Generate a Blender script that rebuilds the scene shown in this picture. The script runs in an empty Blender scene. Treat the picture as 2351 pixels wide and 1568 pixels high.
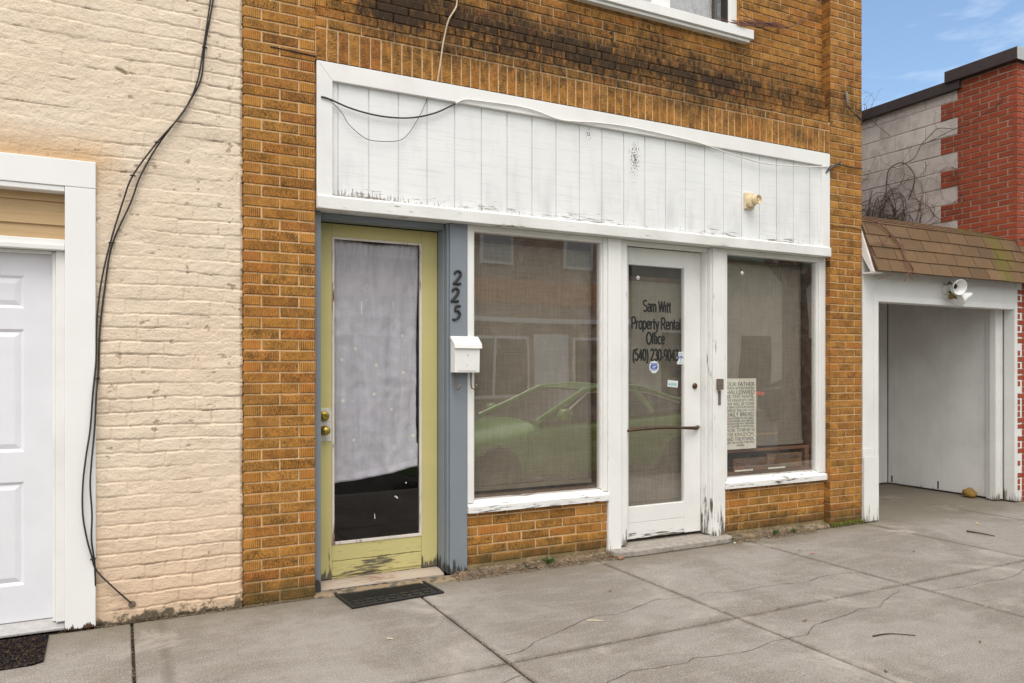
import bpy, bmesh, math, random
import numpy as np
from mathutils import Vector, Matrix, noise as mnoise
random.seed(7)
rng = np.random.RandomState(11)
R = math.radians
scene = bpy.context.scene
C = scene.collection

# ------------------------------------------------------------------ camera
YAW = R(27.2); FPX = 1750.0; CAMY = -4.87; CAMH = 1.456
cam_d = bpy.data.cameras.new('Camera')
cam = bpy.data.objects.new('Camera', cam_d); C.objects.link(cam)
cam.location = (0, CAMY, CAMH)
cam.rotation_euler = (R(90), 0, -YAW)
cam_d.sensor_width = 36.0
cam_d.lens = 36.0 * FPX / 2350.0
cam_d.shift_y = -61.0 / 2350.0 * -1.0
cam_d.clip_start = 0.05; cam_d.clip_end = 2000
scene.camera = cam

# ------------------------------------------------------------------ world
SUNV = Vector((-0.30, -0.75, 1.5)).normalized()
w = bpy.data.worlds.new('World'); scene.world = w; w.use_nodes = True
nt = w.node_tree
bg = nt.nodes['Background']
sky = nt.nodes.new('ShaderNodeTexSky'); sky.sky_type = 'NISHITA'; sky.sun_disc = False
sky.sun_elevation = math.asin(SUNV.z); sky.sun_rotation = math.atan2(SUNV.x, SUNV.y)
sky.air_density = 1.4; sky.dust_density = 0.2; sky.ozone_density = 6.0
tc = nt.nodes.new('ShaderNodeTexCoord')
mp = nt.nodes.new('ShaderNodeMapping'); mp.inputs['Scale'].default_value = (1.0, 1.0, 3.2)
mp.inputs['Rotation'].default_value = (0.25, 0.1, 0.6)
nz = nt.nodes.new('ShaderNodeTexNoise'); nz.inputs['Scale'].default_value = 2.6
nz.inputs['Detail'].default_value = 6; nz.inputs['Roughness'].default_value = 0.62
nz.inputs['Distortion'].default_value = 0.4
rp = nt.nodes.new('ShaderNodeValToRGB')
rp.color_ramp.elements[0].position = 0.30; rp.color_ramp.elements[0].color = (0.03, 0.03, 0.03, 1)
rp.color_ramp.elements[1].position = 0.72; rp.color_ramp.elements[1].color = (0.9, 0.9, 0.9, 1)
mx = nt.nodes.new('ShaderNodeMix'); mx.data_type = 'RGBA'
mx.inputs[7].default_value = (10.5, 10.3, 9.9, 1)
nt.links.new(tc.outputs['Generated'], mp.inputs['Vector']); nt.links.new(mp.outputs[0], nz.inputs['Vector'])
sp = nt.nodes.new('ShaderNodeVectorMath'); sp.operation = 'DOT_PRODUCT'; sp.inputs[1].default_value = (-0.30, -0.55, 0.42)
nt.links.new(tc.outputs['Generated'], sp.inputs[0])
ad = nt.nodes.new('ShaderNodeMath'); ad.operation = 'MULTIPLY_ADD'; ad.inputs[1].default_value = 0.55
nt.links.new(sp.outputs['Value'], ad.inputs[0]); nt.links.new(nz.outputs[0], ad.inputs[2]); nt.links.new(ad.outputs[0], rp.inputs[0]); nt.links.new(rp.outputs[0], mx.inputs[0])
nt.links.new(sky.outputs[0], mx.inputs[6]); nt.links.new(mx.outputs[2], bg.inputs['Color'])
bg.inputs['Strength'].default_value = 0.15

# ------------------------------------------------------------------ sun (soft, through thin cloud)
sun_d = bpy.data.lights.new('Sun', 'SUN'); sun_d.energy = 1.85; sun_d.angle = R(36)
sun_d.color = (1.0, 0.94, 0.865)
sun = bpy.data.objects.new('Sun', sun_d); C.objects.link(sun)
sun.rotation_euler = SUNV.to_track_quat('Z', 'Y').to_euler()
sun.location = (0, -8, 12)
scene.view_settings.view_transform = 'Standard'; scene.view_settings.look = 'None'
scene.view_settings.exposure = 0.20; scene.view_settings.gamma = 1.0
scene.view_settings.use_curve_mapping = False
scene.render.engine = 'CYCLES'

# ------------------------------------------------------------------ measuring helpers
# measurements of the photograph (in its 2350-wide copy) turned into metres on a known plane
def P(X, Y, y=0.0):
    u = (X - 1175.0) / FPX; D = y - CAMY
    ph = YAW + math.atan(u); t = math.tan(ph)
    d = D * (math.cos(YAW) + t * math.sin(YAW))
    return (D * t, CAMH + (845.0 - Y) / FPX * d)
def G(X, Y, z=0.0):
    d = FPX * (CAMH - z) / (Y - 845.0); r = d * (X - 1175.0) / FPX
    return (d * math.sin(YAW) + r * math.cos(YAW), CAMY + d * math.cos(YAW) - r * math.sin(YAW))
def WX(X, Y, x0=8.69):
    u = (X - 1175.0) / FPX; t = math.tan(YAW + math.atan(u)); D = x0 / t
    d = D * (math.cos(YAW) + t * math.sin(YAW))
    return (CAMY + D, CAMH + (845.0 - Y) / FPX * d)
def c3(u, v):   # crop of the lower right of the photograph
    return ((1878 + u / 2.24) * .8166, (1220 + v / 2.24) * .8166)
def c6(u, v):
    return ((900 + u / 2.24) * .8166, (1220 + v / 2.24) * .8166)
def c5(u, v):   # crop of the far building
    return ((2350 + u / 2.6136) * .8166, (80 + v / 2.6136) * .8166)

# ------------------------------------------------------------------ object helpers
def tag(o, label=None, cat=None, group=None, kind=None):
    if label: o['label'] = label
    if cat: o['category'] = cat
    if group: o['group'] = group
    if kind: o['kind'] = kind
    return o
def thing(name, label, cat, loc=(0, 0, 0), group=None):
    o = bpy.data.objects.new(name, None); C.objects.link(o)
    o.location = loc; o.empty_display_size = 0.1
    return tag(o, label, cat, group)
def wloc(o):
    v = Vector((0, 0, 0))
    while o is not None:
        v += Vector(o.location); o = o.parent
    return v
class MB:
    def __init__(s): s.v = []; s.f = []; s.m = []; s.hd = []
    def face(s, idx, mi=0): s.f.append(tuple(idx)); s.m.append(mi)
    def box(s, x0, x1, y0, y1, z0, z1, mi=0):
        b = len(s.v)
        s.v += [(x0, y0, z0), (x1, y0, z0), (x1, y1, z0), (x0, y1, z0), (x0, y0, z1), (x1, y0, z1), (x1, y1, z1), (x0, y1, z1)]
        for q in ((0, 1, 5, 4), (1, 2, 6, 5), (2, 3, 7, 6), (3, 0, 4, 7), (4, 5, 6, 7), (3, 2, 1, 0)): s.face([b + i for i in q], mi)
        return s
    def quad(s, a, b, c, d, mi=0):
        n = len(s.v); s.v += [tuple(a), tuple(b), tuple(c), tuple(d)]; s.face((n, n + 1, n + 2, n + 3), mi); return s
    def prism(s, poly, axis, a, b, mi=0):
        """extrude a 2D polygon along an axis; axis 'x': poly=(y,z), 'y': (x,z), 'z': (x,y)"""
        def p3(p, t):
            return {'x': (t, p[0], p[1]), 'y': (p[0], t, p[1]), 'z': (p[0], p[1], t)}[axis]
        n = len(poly); base = len(s.v)
        s.v += [p3(p, a) for p in poly] + [p3(p, b) for p in poly]
        s.face([base + i for i in range(n)], mi); s.face([base + n + i for i in reversed(range(n))], mi)
        for i in range(n):
            j = (i + 1) % n; s.face((base + i, base + n + i, base + n + j, base + j), mi)
        return s
    def tube(s, pts, r, n=6, mi=0, cap=True):
        pts = [Vector(p) for p in pts]; rs = r if isinstance(r, (list, tuple)) else [r] * len(pts)
        rings = []; up = Vector((0, 0, 1)); prev = None
        for i, p in enumerate(pts):
            t = (pts[min(i + 1, len(pts) - 1)] - pts[max(i - 1, 0)])
            if t.length < 1e-9: t = Vector((0, 0, 1))
            t.normalize()
            if prev is None:
                a = t.orthogonal().normalized()
            else:
                a = (prev - t * prev.dot(t))
                a = a.normalized() if a.length > 1e-6 else t.orthogonal().normalized()
            prev = a; b = t.cross(a)
            base = len(s.v)
            for k in range(n):
                an = 2 * math.pi * k / n
                s.v.append(tuple(p + (a * math.cos(an) + b * math.sin(an)) * rs[i]))
            rings.append(base)
        for i in range(len(rings) - 1):
            for k in range(n):
                k2 = (k + 1) % n
                s.face((rings[i] + k, rings[i] + k2, rings[i + 1] + k2, rings[i + 1] + k), mi)
        if cap:
            s.face([rings[0] + k for k in reversed(range(n))], mi); s.face([rings[-1] + k for k in range(n)], mi)
        return s
    def lathe(s, prof, origin, axis, n=24, mi=0):
        o = Vector(origin); ax = Vector(axis).normalized(); a = ax.orthogonal().normalized(); b = ax.cross(a)
        rings = []
        for (r, h) in prof:
            base = len(s.v)
            for k in range(n):
                an = 2 * math.pi * k / n
                s.v.append(tuple(o + ax * h + (a * math.cos(an) + b * math.sin(an)) * max(r, 1e-4)))
            rings.append(base)
        for i in range(len(rings) - 1):
            for k in range(n):
                k2 = (k + 1) % n
                s.face((rings[i] + k, rings[i] + k2, rings[i + 1] + k2, rings[i + 1] + k), mi)
        s.face([rings[0] + k for k in reversed(range(n))], mi); s.face([rings[-1] + k for k in range(n)], mi)
        return s
    def build(s, name, mats, parent=None, bevel=0, smooth=False, loc=None, recalc=True, segs=2):
        L = wloc(parent) if parent is not None else Vector((0, 0, 0))
        if parent is None and loc is not None: L = Vector(loc)
        me = bpy.data.meshes.new(name)
        me.from_pydata([(a - L.x, b - L.y, c - L.z) for a, b, c in s.v], [], s.f)
        if not isinstance(mats, (list, tuple)): mats = [mats]
        for m in mats: me.materials.append(m)
        me.polygons.foreach_set('material_index', s.m)
        if s.hd:
            at = me.attributes.new('hd', 'FLOAT', 'POINT'); at.data.foreach_set('value', s.hd)
        if recalc:
            bm = bmesh.new(); bm.from_mesh(me); bmesh.ops.recalc_face_normals(bm, faces=bm.faces); bm.to_mesh(me); bm.free()
        if smooth: me.polygons.foreach_set('use_smooth', [True] * len(me.polygons))
        me.update()
        o = bpy.data.objects.new(name, me); C.objects.link(o)
        if parent is not None: o.parent = parent
        else: o.location = L
        if bevel:
            bv = o.modifiers.new('bevel', 'BEVEL'); bv.width = bevel; bv.segments = segs; bv.limit_method = 'ANGLE'; bv.angle_limit = R(40)
            bv.harden_normals = False
        return o
def text_mb(mb, body, size, x, y, z, sx=1.0, align='LEFT', ext=0.0006, bold=0.0, mi=0, rot=0.0, fit=None):
    cu = bpy.data.curves.new('t', 'FONT'); cu.body = body; cu.size = size; cu.align_x = align; cu.extrude = ext
    cu.offset = bold; cu.resolution_u = 3
    ob = bpy.data.objects.new('t', cu); C.objects.link(ob)
    bpy.context.view_layer.update()
    dg = bpy.context.evaluated_depsgraph_get()
    me = bpy.data.meshes.new_from_object(ob.evaluated_get(dg))
    vs = [v.co.copy() for v in me.vertices]
    if fit and vs:
        wd = max(v.x for v in vs) - min(v.x for v in vs); sx = fit / wd
    b = len(mb.v); cr, sr = math.cos(rot), math.sin(rot)
    for v in vs:
        px, pz = v.x * sx, v.y
        mb.v.append((x + px * cr - pz * sr, y - v.z, z + px * sr + pz * cr))
    for p in me.polygons: mb.face([b + i for i in p.vertices], mi)
    bpy.data.objects.remove(ob); bpy.data.curves.remove(cu); bpy.data.meshes.remove(me)

# ------------------------------------------------------------------ node helpers
NS = bpy.types.NodeSocket
def newmat(name, rough=0.6, col=(.5, .5, .5), spec=0.5, metal=0.0):
    m = bpy.data.materials.new(name); m.use_nodes = True; nt = m.node_tree
    b = nt.nodes['Principled BSDF']; b.inputs['Base Color'].default_value = (*col, 1)
    b.inputs['Roughness'].default_value = rough; b.inputs['Metallic'].default_value = metal
    b.inputs['Specular IOR Level'].default_value = spec
    return m, nt, b
def setin(nt, sock, v):
    if isinstance(v, NS): nt.links.new(v, sock)
    elif v is not None:
        if isinstance(v, (tuple, list)) and len(v) == 3 and sock.type == 'RGBA': v = (*v, 1)
        sock.default_value = v
def nd(nt, t, ins=None, **pr):
    n = nt.nodes.new(t)
    for k, v in pr.items(): setattr(n, k, v)
    for k, v in (ins or {}).items(): setin(nt, n.inputs[k], v)
    return n
def mt(nt, op, a, b=0.0, c=0.0, clamp=False):
    n = nd(nt, 'ShaderNodeMath', {0: a, 1: b, 2: c}, operation=op); n.use_clamp = clamp
    return n.outputs[0]
def mixc(nt, f, a, b, bt='MIX'):
    n = nd(nt, 'ShaderNodeMix', None, data_type='RGBA', blend_type=bt)
    setin(nt, n.inputs[0], f); setin(nt, n.inputs[6], a); setin(nt, n.inputs[7], b)
    return n.outputs[2]
def ramp(nt, f, stops, interp='LINEAR'):
    n = nt.nodes.new('ShaderNodeValToRGB'); cr = n.color_ramp; cr.interpolation = interp
    while len(cr.elements) < len(stops): cr.elements.new(0.5)
    for e, (p, c) in zip(cr.elements, stops):
        e.position = p
        if not isinstance(c, (tuple, list)): c = (c, c, c)
        e.color = (*c, 1)
    nt.links.new(f, n.inputs[0]); return n.outputs[0]
def mrange(nt, v, a, b, c=0.0, d=1.0):
    n = nd(nt, 'ShaderNodeMapRange', {0: v, 1: a, 2: b, 3: c, 4: d}); n.clamp = True
    return n.outputs[0]
def wpos(nt): return nt.nodes.new('ShaderNodeNewGeometry').outputs['Position']
def vmul(nt, v, s, off=(0, 0, 0)):
    n = nd(nt, 'ShaderNodeVectorMath', {0: v, 1: s, 2: off}, operation='MULTIPLY_ADD'); return n.outputs[0]
def noise(nt, vec, scale, detail=3, rough=0.55, dist=0.0):
    n = nd(nt, 'ShaderNodeTexNoise', {'Vector': vec, 'Scale': scale, 'Detail': detail, 'Roughness': rough, 'Distortion': dist})
    return n.outputs[0]
def bump(nt, b, h, dist, strength=1.0, normal=None):
    n = nd(nt, 'ShaderNodeBump', {'Height': h, 'Distance': dist, 'Strength': strength})
    if normal is not None: nt.links.new(normal, n.inputs['Normal'])
    if b is not None: nt.links.new(n.outputs[0], b.inputs['Normal'])
    return n.outputs[0]
def sepx(nt, v): return nd(nt, 'ShaderNodeSeparateXYZ', {0: v}).outputs
def attr(nt, name): return nd(nt, 'ShaderNodeAttribute', None, attribute_name=name).outputs['Fac']

def stainmask(nt, p):
    """soot and water staining of the upper orange brickwork: a run of dark patches above the soldier course"""
    s = sepx(nt, p)
    n1 = noise(nt, vmul(nt, p, (1.3, 1, 2.6), (3.1, 0, 0)), 1.6, 5, .6, .3)
    n2 = noise(nt, vmul(nt, p, (26, 20, 7)), 1.0, 3, .6)
    band = mt(nt, 'SUBTRACT', 1.0, mt(nt, 'DIVIDE', mt(nt, 'ABSOLUTE', mt(nt, 'SUBTRACT', s[2], 3.86)), 0.52), clamp=True)
    xr = mrange(nt, s[0], 1.05, 1.6); xr2 = mrange(nt, s[0], 5.9, 4.6, 0.55, 1)
    v = mt(nt, 'MULTIPLY', mt(nt, 'MULTIPLY', band, xr), xr2)
    t = mt(nt, 'ADD', mt(nt, 'MULTIPLY', v, 0.80), mt(nt, 'MULTIPLY', mt(nt, 'SUBTRACT', n1, .5), 1.0))
    t = mt(nt, 'ADD', t, mt(nt, 'MULTIPLY', mt(nt, 'SUBTRACT', n2, .5), 0.75))
    tl = mt(nt, 'MULTIPLY', mrange(nt, s[2], 3.7, 4.0), mrange(nt, s[0], 3.0, 1.2))
    t = mt(nt, 'ADD', t, mt(nt, 'MULTIPLY', tl, 0.16))
    return mrange(nt, t, 0.12, 0.80)
def mossmask(nt, p):
    s = sepx(nt, p)
    n = noise(nt, p, 9, 4, .6)
    g = mrange(nt, s[2], 0.32, 0.02)
    return mrange(nt, mt(nt, 'MULTIPLY', g, mt(nt, 'ADD', n, .35)), 0.35, 0.75)

def orange_brick(name, horiz=False):
    m, nt, b = newmat(name, 0.82, spec=0.25)
    g = nt.nodes.new('ShaderNodeNewGeometry'); p = g.outputs['Position']; ri = g.outputs['Random Per Island']
    base = ramp(nt, ri, [(0.0, (.44, .19, .04)), (.12, (.51, .225, .045)), (.32, (.58, .27, .058)), (.5, (.51, .245, .055)),
                         (.62, (.54, .215, .045)), (.75, (.60, .285, .068)), (.86, (.46, .22, .05)), (.95, (.51, .19, .048)), (1, (.40, .18, .04))])
    sc = (38, 38, 170) if horiz else (150, 150, 62)
    big = noise(nt, p, 11, 2)
    n1 = noise(nt, vmul(nt, p, sc), 1.0, 4, .7, .8)
    n2 = noise(nt, vmul(nt, p, (sc[0] * 2.1, sc[1] * 2.1, sc[2] * 2.1)), 1.0, 2, .6, .5)
    x = sepx(nt, p)[0 if not horiz else 2]
    wav = mt(nt, 'SINE', mt(nt, 'MULTIPLY', x, 2 * math.pi / 0.0115))
    wav = mt(nt, 'ADD', mt(nt, 'MULTIPLY', wav, .17), .46)
    hd = attr(nt, 'hd')
    tex = mt(nt, 'ADD', mt(nt, 'MULTIPLY', n1, mt(nt, 'SUBTRACT', 1.0, hd)),
             mt(nt, 'MULTIPLY', hd, mt(nt, 'ADD', mt(nt, 'MULTIPLY', wav, .7), mt(nt, 'MULTIPLY', n1, .3))))
    dark = mrange(nt, mt(nt, 'ADD', tex, mt(nt, 'MULTIPLY', mt(nt, 'SUBTRACT', big, .5), .45)), 0.40, 0.62)
    amt = mt(nt, 'ADD', 0.55, mt(nt, 'MULTIPLY', mt(nt, 'FRACT', mt(nt, 'MULTIPLY', ri, 37.7)), .42))
    col = mixc(nt, mt(nt, 'MULTIPLY', dark, amt), base, (.07, .038, .012))
    col = mixc(nt, mrange(nt, n2, .62, .8, 0, .22), col, (.66, .40, .14))
    st = stainmask(nt, p)
    nd2 = noise(nt, vmul(nt, p, (42, 42, 13)), 1.0, 5, .7, .8)
    r2 = mt(nt, 'FRACT', mt(nt, 'MULTIPLY', ri, 91.3))
    sv = mt(nt, 'ADD', mt(nt, 'MULTIPLY', st, .42), mt(nt, 'ADD', mt(nt, 'MULTIPLY', nd2, .85), mt(nt, 'MULTIPLY', mt(nt, 'SUBTRACT', r2, .5), .07)))
    st2 = mt(nt, 'MULTIPLY', mrange(nt, sv, .46, .82, 0, .94), mrange(nt, st, .0, .2))
    col = mixc(nt, st2, col, (.028, .019, .012))
    ms = mossmask(nt, p)
    col = mixc(nt, mt(nt, 'MULTIPLY', ms, .75), col, (.07, .06, .022))
    nt.links.new(col, b.inputs['Base Color'])
    h = mt(nt, 'ADD', tex, mt(nt, 'MULTIPLY', n2, .4))
    bump(nt, b, mt(nt, 'SUBTRACT', 0.0, h), 0.009, 1.0)
    return m
def mortar(name, col, dirty=True, moss=True):
    m, nt, b = newmat(name, 0.9, spec=0.2)
    p = wpos(nt); n = noise(nt, p, 60, 3); n0 = noise(nt, p, 5, 3)
    c = mixc(nt, mrange(nt, n, .3, .7), col, tuple(k * .68 for k in col))
    c = mixc(nt, mrange(nt, n0, .4, .7, 0, .35), c, (.26, .15, .06))
    if dirty: c = mixc(nt, mt(nt, 'MULTIPLY', stainmask(nt, p), .92), c, (.03, .022, .016))
    if moss: c = mixc(nt, mt(nt, 'MULTIPLY', mossmask(nt, p), .7), c, (.07, .07, .03))
    nt.links.new(c, b.inputs['Base Color']); bump(nt, b, n, .004, .6)
    return m
def paint(name, col, under=(.16, .125, .10), wear=0.0, z0=0.0, z1=0.5, base_wear=0.0, grain='z', rough=.5, dirt=.12, dirtcol=(.30, .26, .21), cracks=0.3, xr=None, sharp=.03, bscale=1.0):
    """old brushed paint; wear = flaking strength growing from height z1 down to z0"""
    m, nt, b = newmat(name, rough, spec=0.35)
    p = wpos(nt); s = sepx(nt, p)
    gs = {'z': (60, 60, 6), 'x': (9, 60, 100), 'o': (24, 24, 24)}[grain]
    ng = noise(nt, vmul(nt, p, gs), 1.0, 5, .65, .3)
    nb = noise(nt, vmul(nt, p, (3, 3, 3) if grain == 'o' else ((2.2, 4, 9) if grain == 'x' else (7, 7, 2.5))), 1.0, 4, .6)
    nf = noise(nt, p, 2.2, 4, .6)
    c = mixc(nt, mrange(nt, nf, .42, .75, 0, dirt), col, dirtcol)
    c = mixc(nt, mrange(nt, ng, .6, .78, 0, .14), c, tuple(k * .55 for k in col))
    if wear > 0 or base_wear > 0:
        zf = mrange(nt, s[2], z1, z0)
        zf = mt(nt, 'POWER', zf, 1.6)
        amt = mt(nt, 'ADD', mt(nt, 'MULTIPLY', zf, wear), base_wear)
        if xr: amt = mt(nt, 'MULTIPLY', amt, mrange(nt, s[0], *xr))
        v = mt(nt, 'ADD', mt(nt, 'MULTIPLY', ng, .5), mt(nt, 'MULTIPLY', nb, .5))
        th = mt(nt, 'SUBTRACT', 0.74, mt(nt, 'MULTIPLY', amt, .40))
        mk = mrange(nt, mt(nt, 'SUBTRACT', v, th), 0.0, sharp)
        uc = mixc(nt, ng, tuple(k * 1.7 for k in under), tuple(k * .35 for k in under))
        halo = mrange(nt, mt(nt, 'SUBTRACT', v, th), -.04, 0.0, 0, .35)
        c = mixc(nt, halo, c, tuple(k * .5 for k in col))
        c = mixc(nt, mk, c, uc)
        hh = mt(nt, 'SUBTRACT', mt(nt, 'MULTIPLY', ng, .35), mk)
        bump(nt, b, hh, .0022 * bscale, .8)
    else:
        bump(nt, b, mt(nt, 'ADD', mt(nt, 'MULTIPLY', ng, .7), mt(nt, 'MULTIPLY', nb, .5)), .0016 * bscale, .6)
    nt.links.new(c, b.inputs['Base Color'])
    return m
def plain(name, col, rough=.5, metal=0., var=.15, scale=30, spec=.5, bmp=.0):
    m, nt, b = newmat(name, rough, col, spec, metal)
    p = wpos(nt); n = noise(nt, p, scale, 4)
    nt.links.new(mixc(nt, mrange(nt, n, .3, .7), tuple(k * (1 + var) for k in col), tuple(k * (1 - var) for k in col)), b.inputs['Base Color'])
    if bmp: bump(nt, b, n, bmp, .7)
    return m
def wood(name, c1, c2, grain=(3, 40, 40), rough=.6):
    m, nt, b = newmat(name, rough)
    p = wpos(nt); n = noise(nt, vmul(nt, p, grain), 1.0, 6, .6, .6); n2 = noise(nt, vmul(nt, p, tuple(g * .3 for g in grain), (9, 3, 1)), 1.0, 3)
    c = mixc(nt, mrange(nt, n, .32, .68), c1, c2); c = mixc(nt, mrange(nt, n2, .5, .75, 0, .6), c, tuple(k * .35 for k in c2))
    nt.links.new(c, b.inputs['Base Color']); bump(nt, b, n, .001, .5)
    return m
def glass(name, ior=1.55, tint=(.96, .95, .94), dirt=.03):
    m = bpy.data.materials.new(name); m.use_nodes = True; nt = m.node_tree
    nt.nodes.remove(nt.nodes['Principled BSDF']); out = nt.nodes['Material Output']
    p = wpos(nt)
    fr = nd(nt, 'ShaderNodeFresnel', {'IOR': ior})
    tr = nd(nt, 'ShaderNodeBsdfTransparent', {'Color': (*tint, 1)})
    gl = nd(nt, 'ShaderNodeBsdfGlossy', {'Color': (1, 1, 1, 1), 'Roughness': 0.0})
    nw = noise(nt, p, 1.1, 1); bn = nd(nt, 'ShaderNodeBump', {'Height': nw, 'Distance': .006, 'Strength': .35})
    nt.links.new(bn.outputs[0], gl.inputs['Normal'])
    bk_ = nt.nodes.new('ShaderNodeNewGeometry').outputs['Backfacing']
    ff = mt(nt, 'MULTIPLY', fr.outputs[0], mt(nt, 'SUBTRACT', 1.0, bk_))
    mxs = nd(nt, 'ShaderNodeMixShader', {0: ff, 1: tr.outputs[0], 2: gl.outputs[0]})
    df = nd(nt, 'ShaderNodeBsdfDiffuse', {'Color': (.55, .54, .5, 1)})
    nn = noise(nt, p, 14, 5, .7)
    mx2 = nd(nt, 'ShaderNodeMixShader', {0: mrange(nt, nn, .45, .8, dirt * .3, dirt * 2), 1: mxs.outputs[0], 2: df.outputs[0]})
    nt.links.new(mx2.outputs[0], out.inputs[0]); return m

M = {}
M['brick'] = orange_brick('orange rug brick'); M['brickh'] = orange_brick('orange rug brick upright', True)
M['mortar'] = mortar('sandy mortar', (.78, .54, .30))
M['white'] = paint('white exterior paint', (.79, .79, .775), base_wear=.10, dirt=.20, grain='z')
M['white_post'] = paint('white post paint', (.80, .80, .785), wear=.42, z0=.0, z1=.30, base_wear=.16, dirt=.14)
M['white_post_worn'] = paint('white post paint, chipped', (.79, .79, .775), wear=.40, z0=.0, z1=.6, base_wear=.30, dirt=.2)
M['white_sill'] = paint('white sill paint', (.80, .80, .785), wear=0, base_wear=.50, grain='x', dirt=.2)
M['white_door'] = paint('white door paint', (.78, .78, .765), wear=.75, z0=.05, z1=.34, grain='x', dirt=.12)
M['white_beam'] = paint('white beam paint', (.79, .79, .775), wear=.12, z0=2.46, z1=2.58, base_wear=.28, grain='x', dirt=.25)
M['white_trim'] = paint('white trim paint', (.80, .80, .785), base_wear=.16, grain='x', dirt=.15)
M['green'] = paint('yellow green door paint', (.56, .50, .22), under=(.13, .11, .085), wear=.75, z0=.03, z1=.30, base_wear=0.05, grain='z', dirt=.25, dirtcol=(.36, .30, .10), rough=.45)
M['greenx'] = paint('yellow green rail paint', (.56, .50, .22), under=(.15, .13, .09), wear=.50, z0=.0, z1=.46, base_wear=0.18, grain='x', dirt=.25, dirtcol=(.36, .30, .10), rough=.45)
M['blue'] = paint('grey blue paint', (.215, .245, .275), under=(.05, .05, .05), wear=.85, z0=.0, z1=.3, base_wear=.12, dirt=.3, dirtcol=(.13, .16, .19))
M['cream'] = plain('cream plastic', (.70, .58, .38), .45, var=.05)
M['black'] = plain('black iron', (.012, .012, .013), .45)
M['cable'] = plain('black cable', (.03, .024, .02), .6, var=.4)
M['brass'] = plain('tarnished brass', (.42, .31, .07), .38, 1.0, .35, 60)
M['bronze'] = plain('brown bronze', (.10, .06, .035), .42, .8, .4, 60)
M['bare'] = plain('unpainted primer plate', (.62, .59, .55), .6, var=.15, scale=40)
M['letter'] = plain('black vinyl letters', (.008, .008, .008), .5)
M['glass'] = glass('window glass', 2.5); M['glassd'] = glass('door glass', 1.55, dirt=.005)
M['darkwood'] = wood('dark sill wood', (.16, .075, .032), (.07, .032, .016), (3, 50, 50))
M['cratewood'] = wood('stained crate wood', (.30, .14, .055), (.11, .048, .02), (5, 60, 60))
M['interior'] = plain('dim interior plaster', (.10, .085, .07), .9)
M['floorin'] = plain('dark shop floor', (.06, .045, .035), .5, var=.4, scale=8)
M['rust'] = plain('rusty brown metal', (.17, .13, .10), .7, .2, .3, 60)

M['rust2'] = plain('dark rusty steel', (.045, .028, .02), .8, .2, .4, 60)
# ------------------------------------------------------------------ brick layer
ID = lambda u, w, z: (u, w, z)
def brick(mb, u0, u1, z0, z1, w, depth, hd, fr=ID, ch=.004, jit=.0014, mi=0):
    j = lambda s=jit: random.uniform(-s, s)
    w += j(.002)
    u0 += j(); u1 += j(); z0 += j(.0008); z1 += j(.0008)
    b = len(mb.v)
    for (a, c) in ((u0, z0), (u1, z0), (u1, z1), (u0, z1)): mb.v.append(fr(a, w + depth, c))
    for (a, c) in ((u0, z0), (u1, z0), (u1, z1), (u0, z1)): mb.v.append(fr(a, w + ch, c))
    for (a, c) in ((u0 + ch, z0 + ch), (u1 - ch, z0 + ch), (u1 - ch, z1 - ch), (u0 + ch, z1 - ch)): mb.v.append(fr(a + j(), w, c + j()))
    mb.hd += [hd] * 12
    for i in range(4):
        k = (i + 1) % 4
        mb.face((b + i, b + k, b + 4 + k, b + 4 + i), mi); mb.face((b + 4 + i, b + 4 + k, b + 8 + k, b + 8 + i), mi)
    mb.face((b + 8, b + 9, b + 10, b + 11), mi)
def mbox(mb, u0, u1, w0, w1, z0, z1, fr=ID, mi=1):
    b = len(mb.v)
    mb.v += [fr(*q) for q in ((u0, w0, z0), (u1, w0, z0), (u1, w1, z0), (u0, w1, z0), (u0, w0, z1), (u1, w0, z1), (u1, w1, z1), (u0, w1, z1))]
    for q in ((0, 1, 5, 4), (1, 2, 6, 5), (2, 3, 7, 6), (3, 0, 4, 7), (4, 5, 6, 7), (3, 2, 1, 0)): mb.face([b + i for i in q], mi)
    mb.hd += [0.0] * 8
CO = 0.0677; ZP = 2.378      # course height and the level of one bed joint
def courses(z0, z1, co=CO, zp=ZP):
    k = math.floor((z0 - zp) / co + 1e-6); out = []
    while True:
        a = zp + k * co; 
        if a >= z1 - 1e-6: break
        lo, hi = max(a, z0), min(a + co, z1)
        if hi - lo > .012: out.append((k, lo, hi))
        k += 1
    return out
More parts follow.
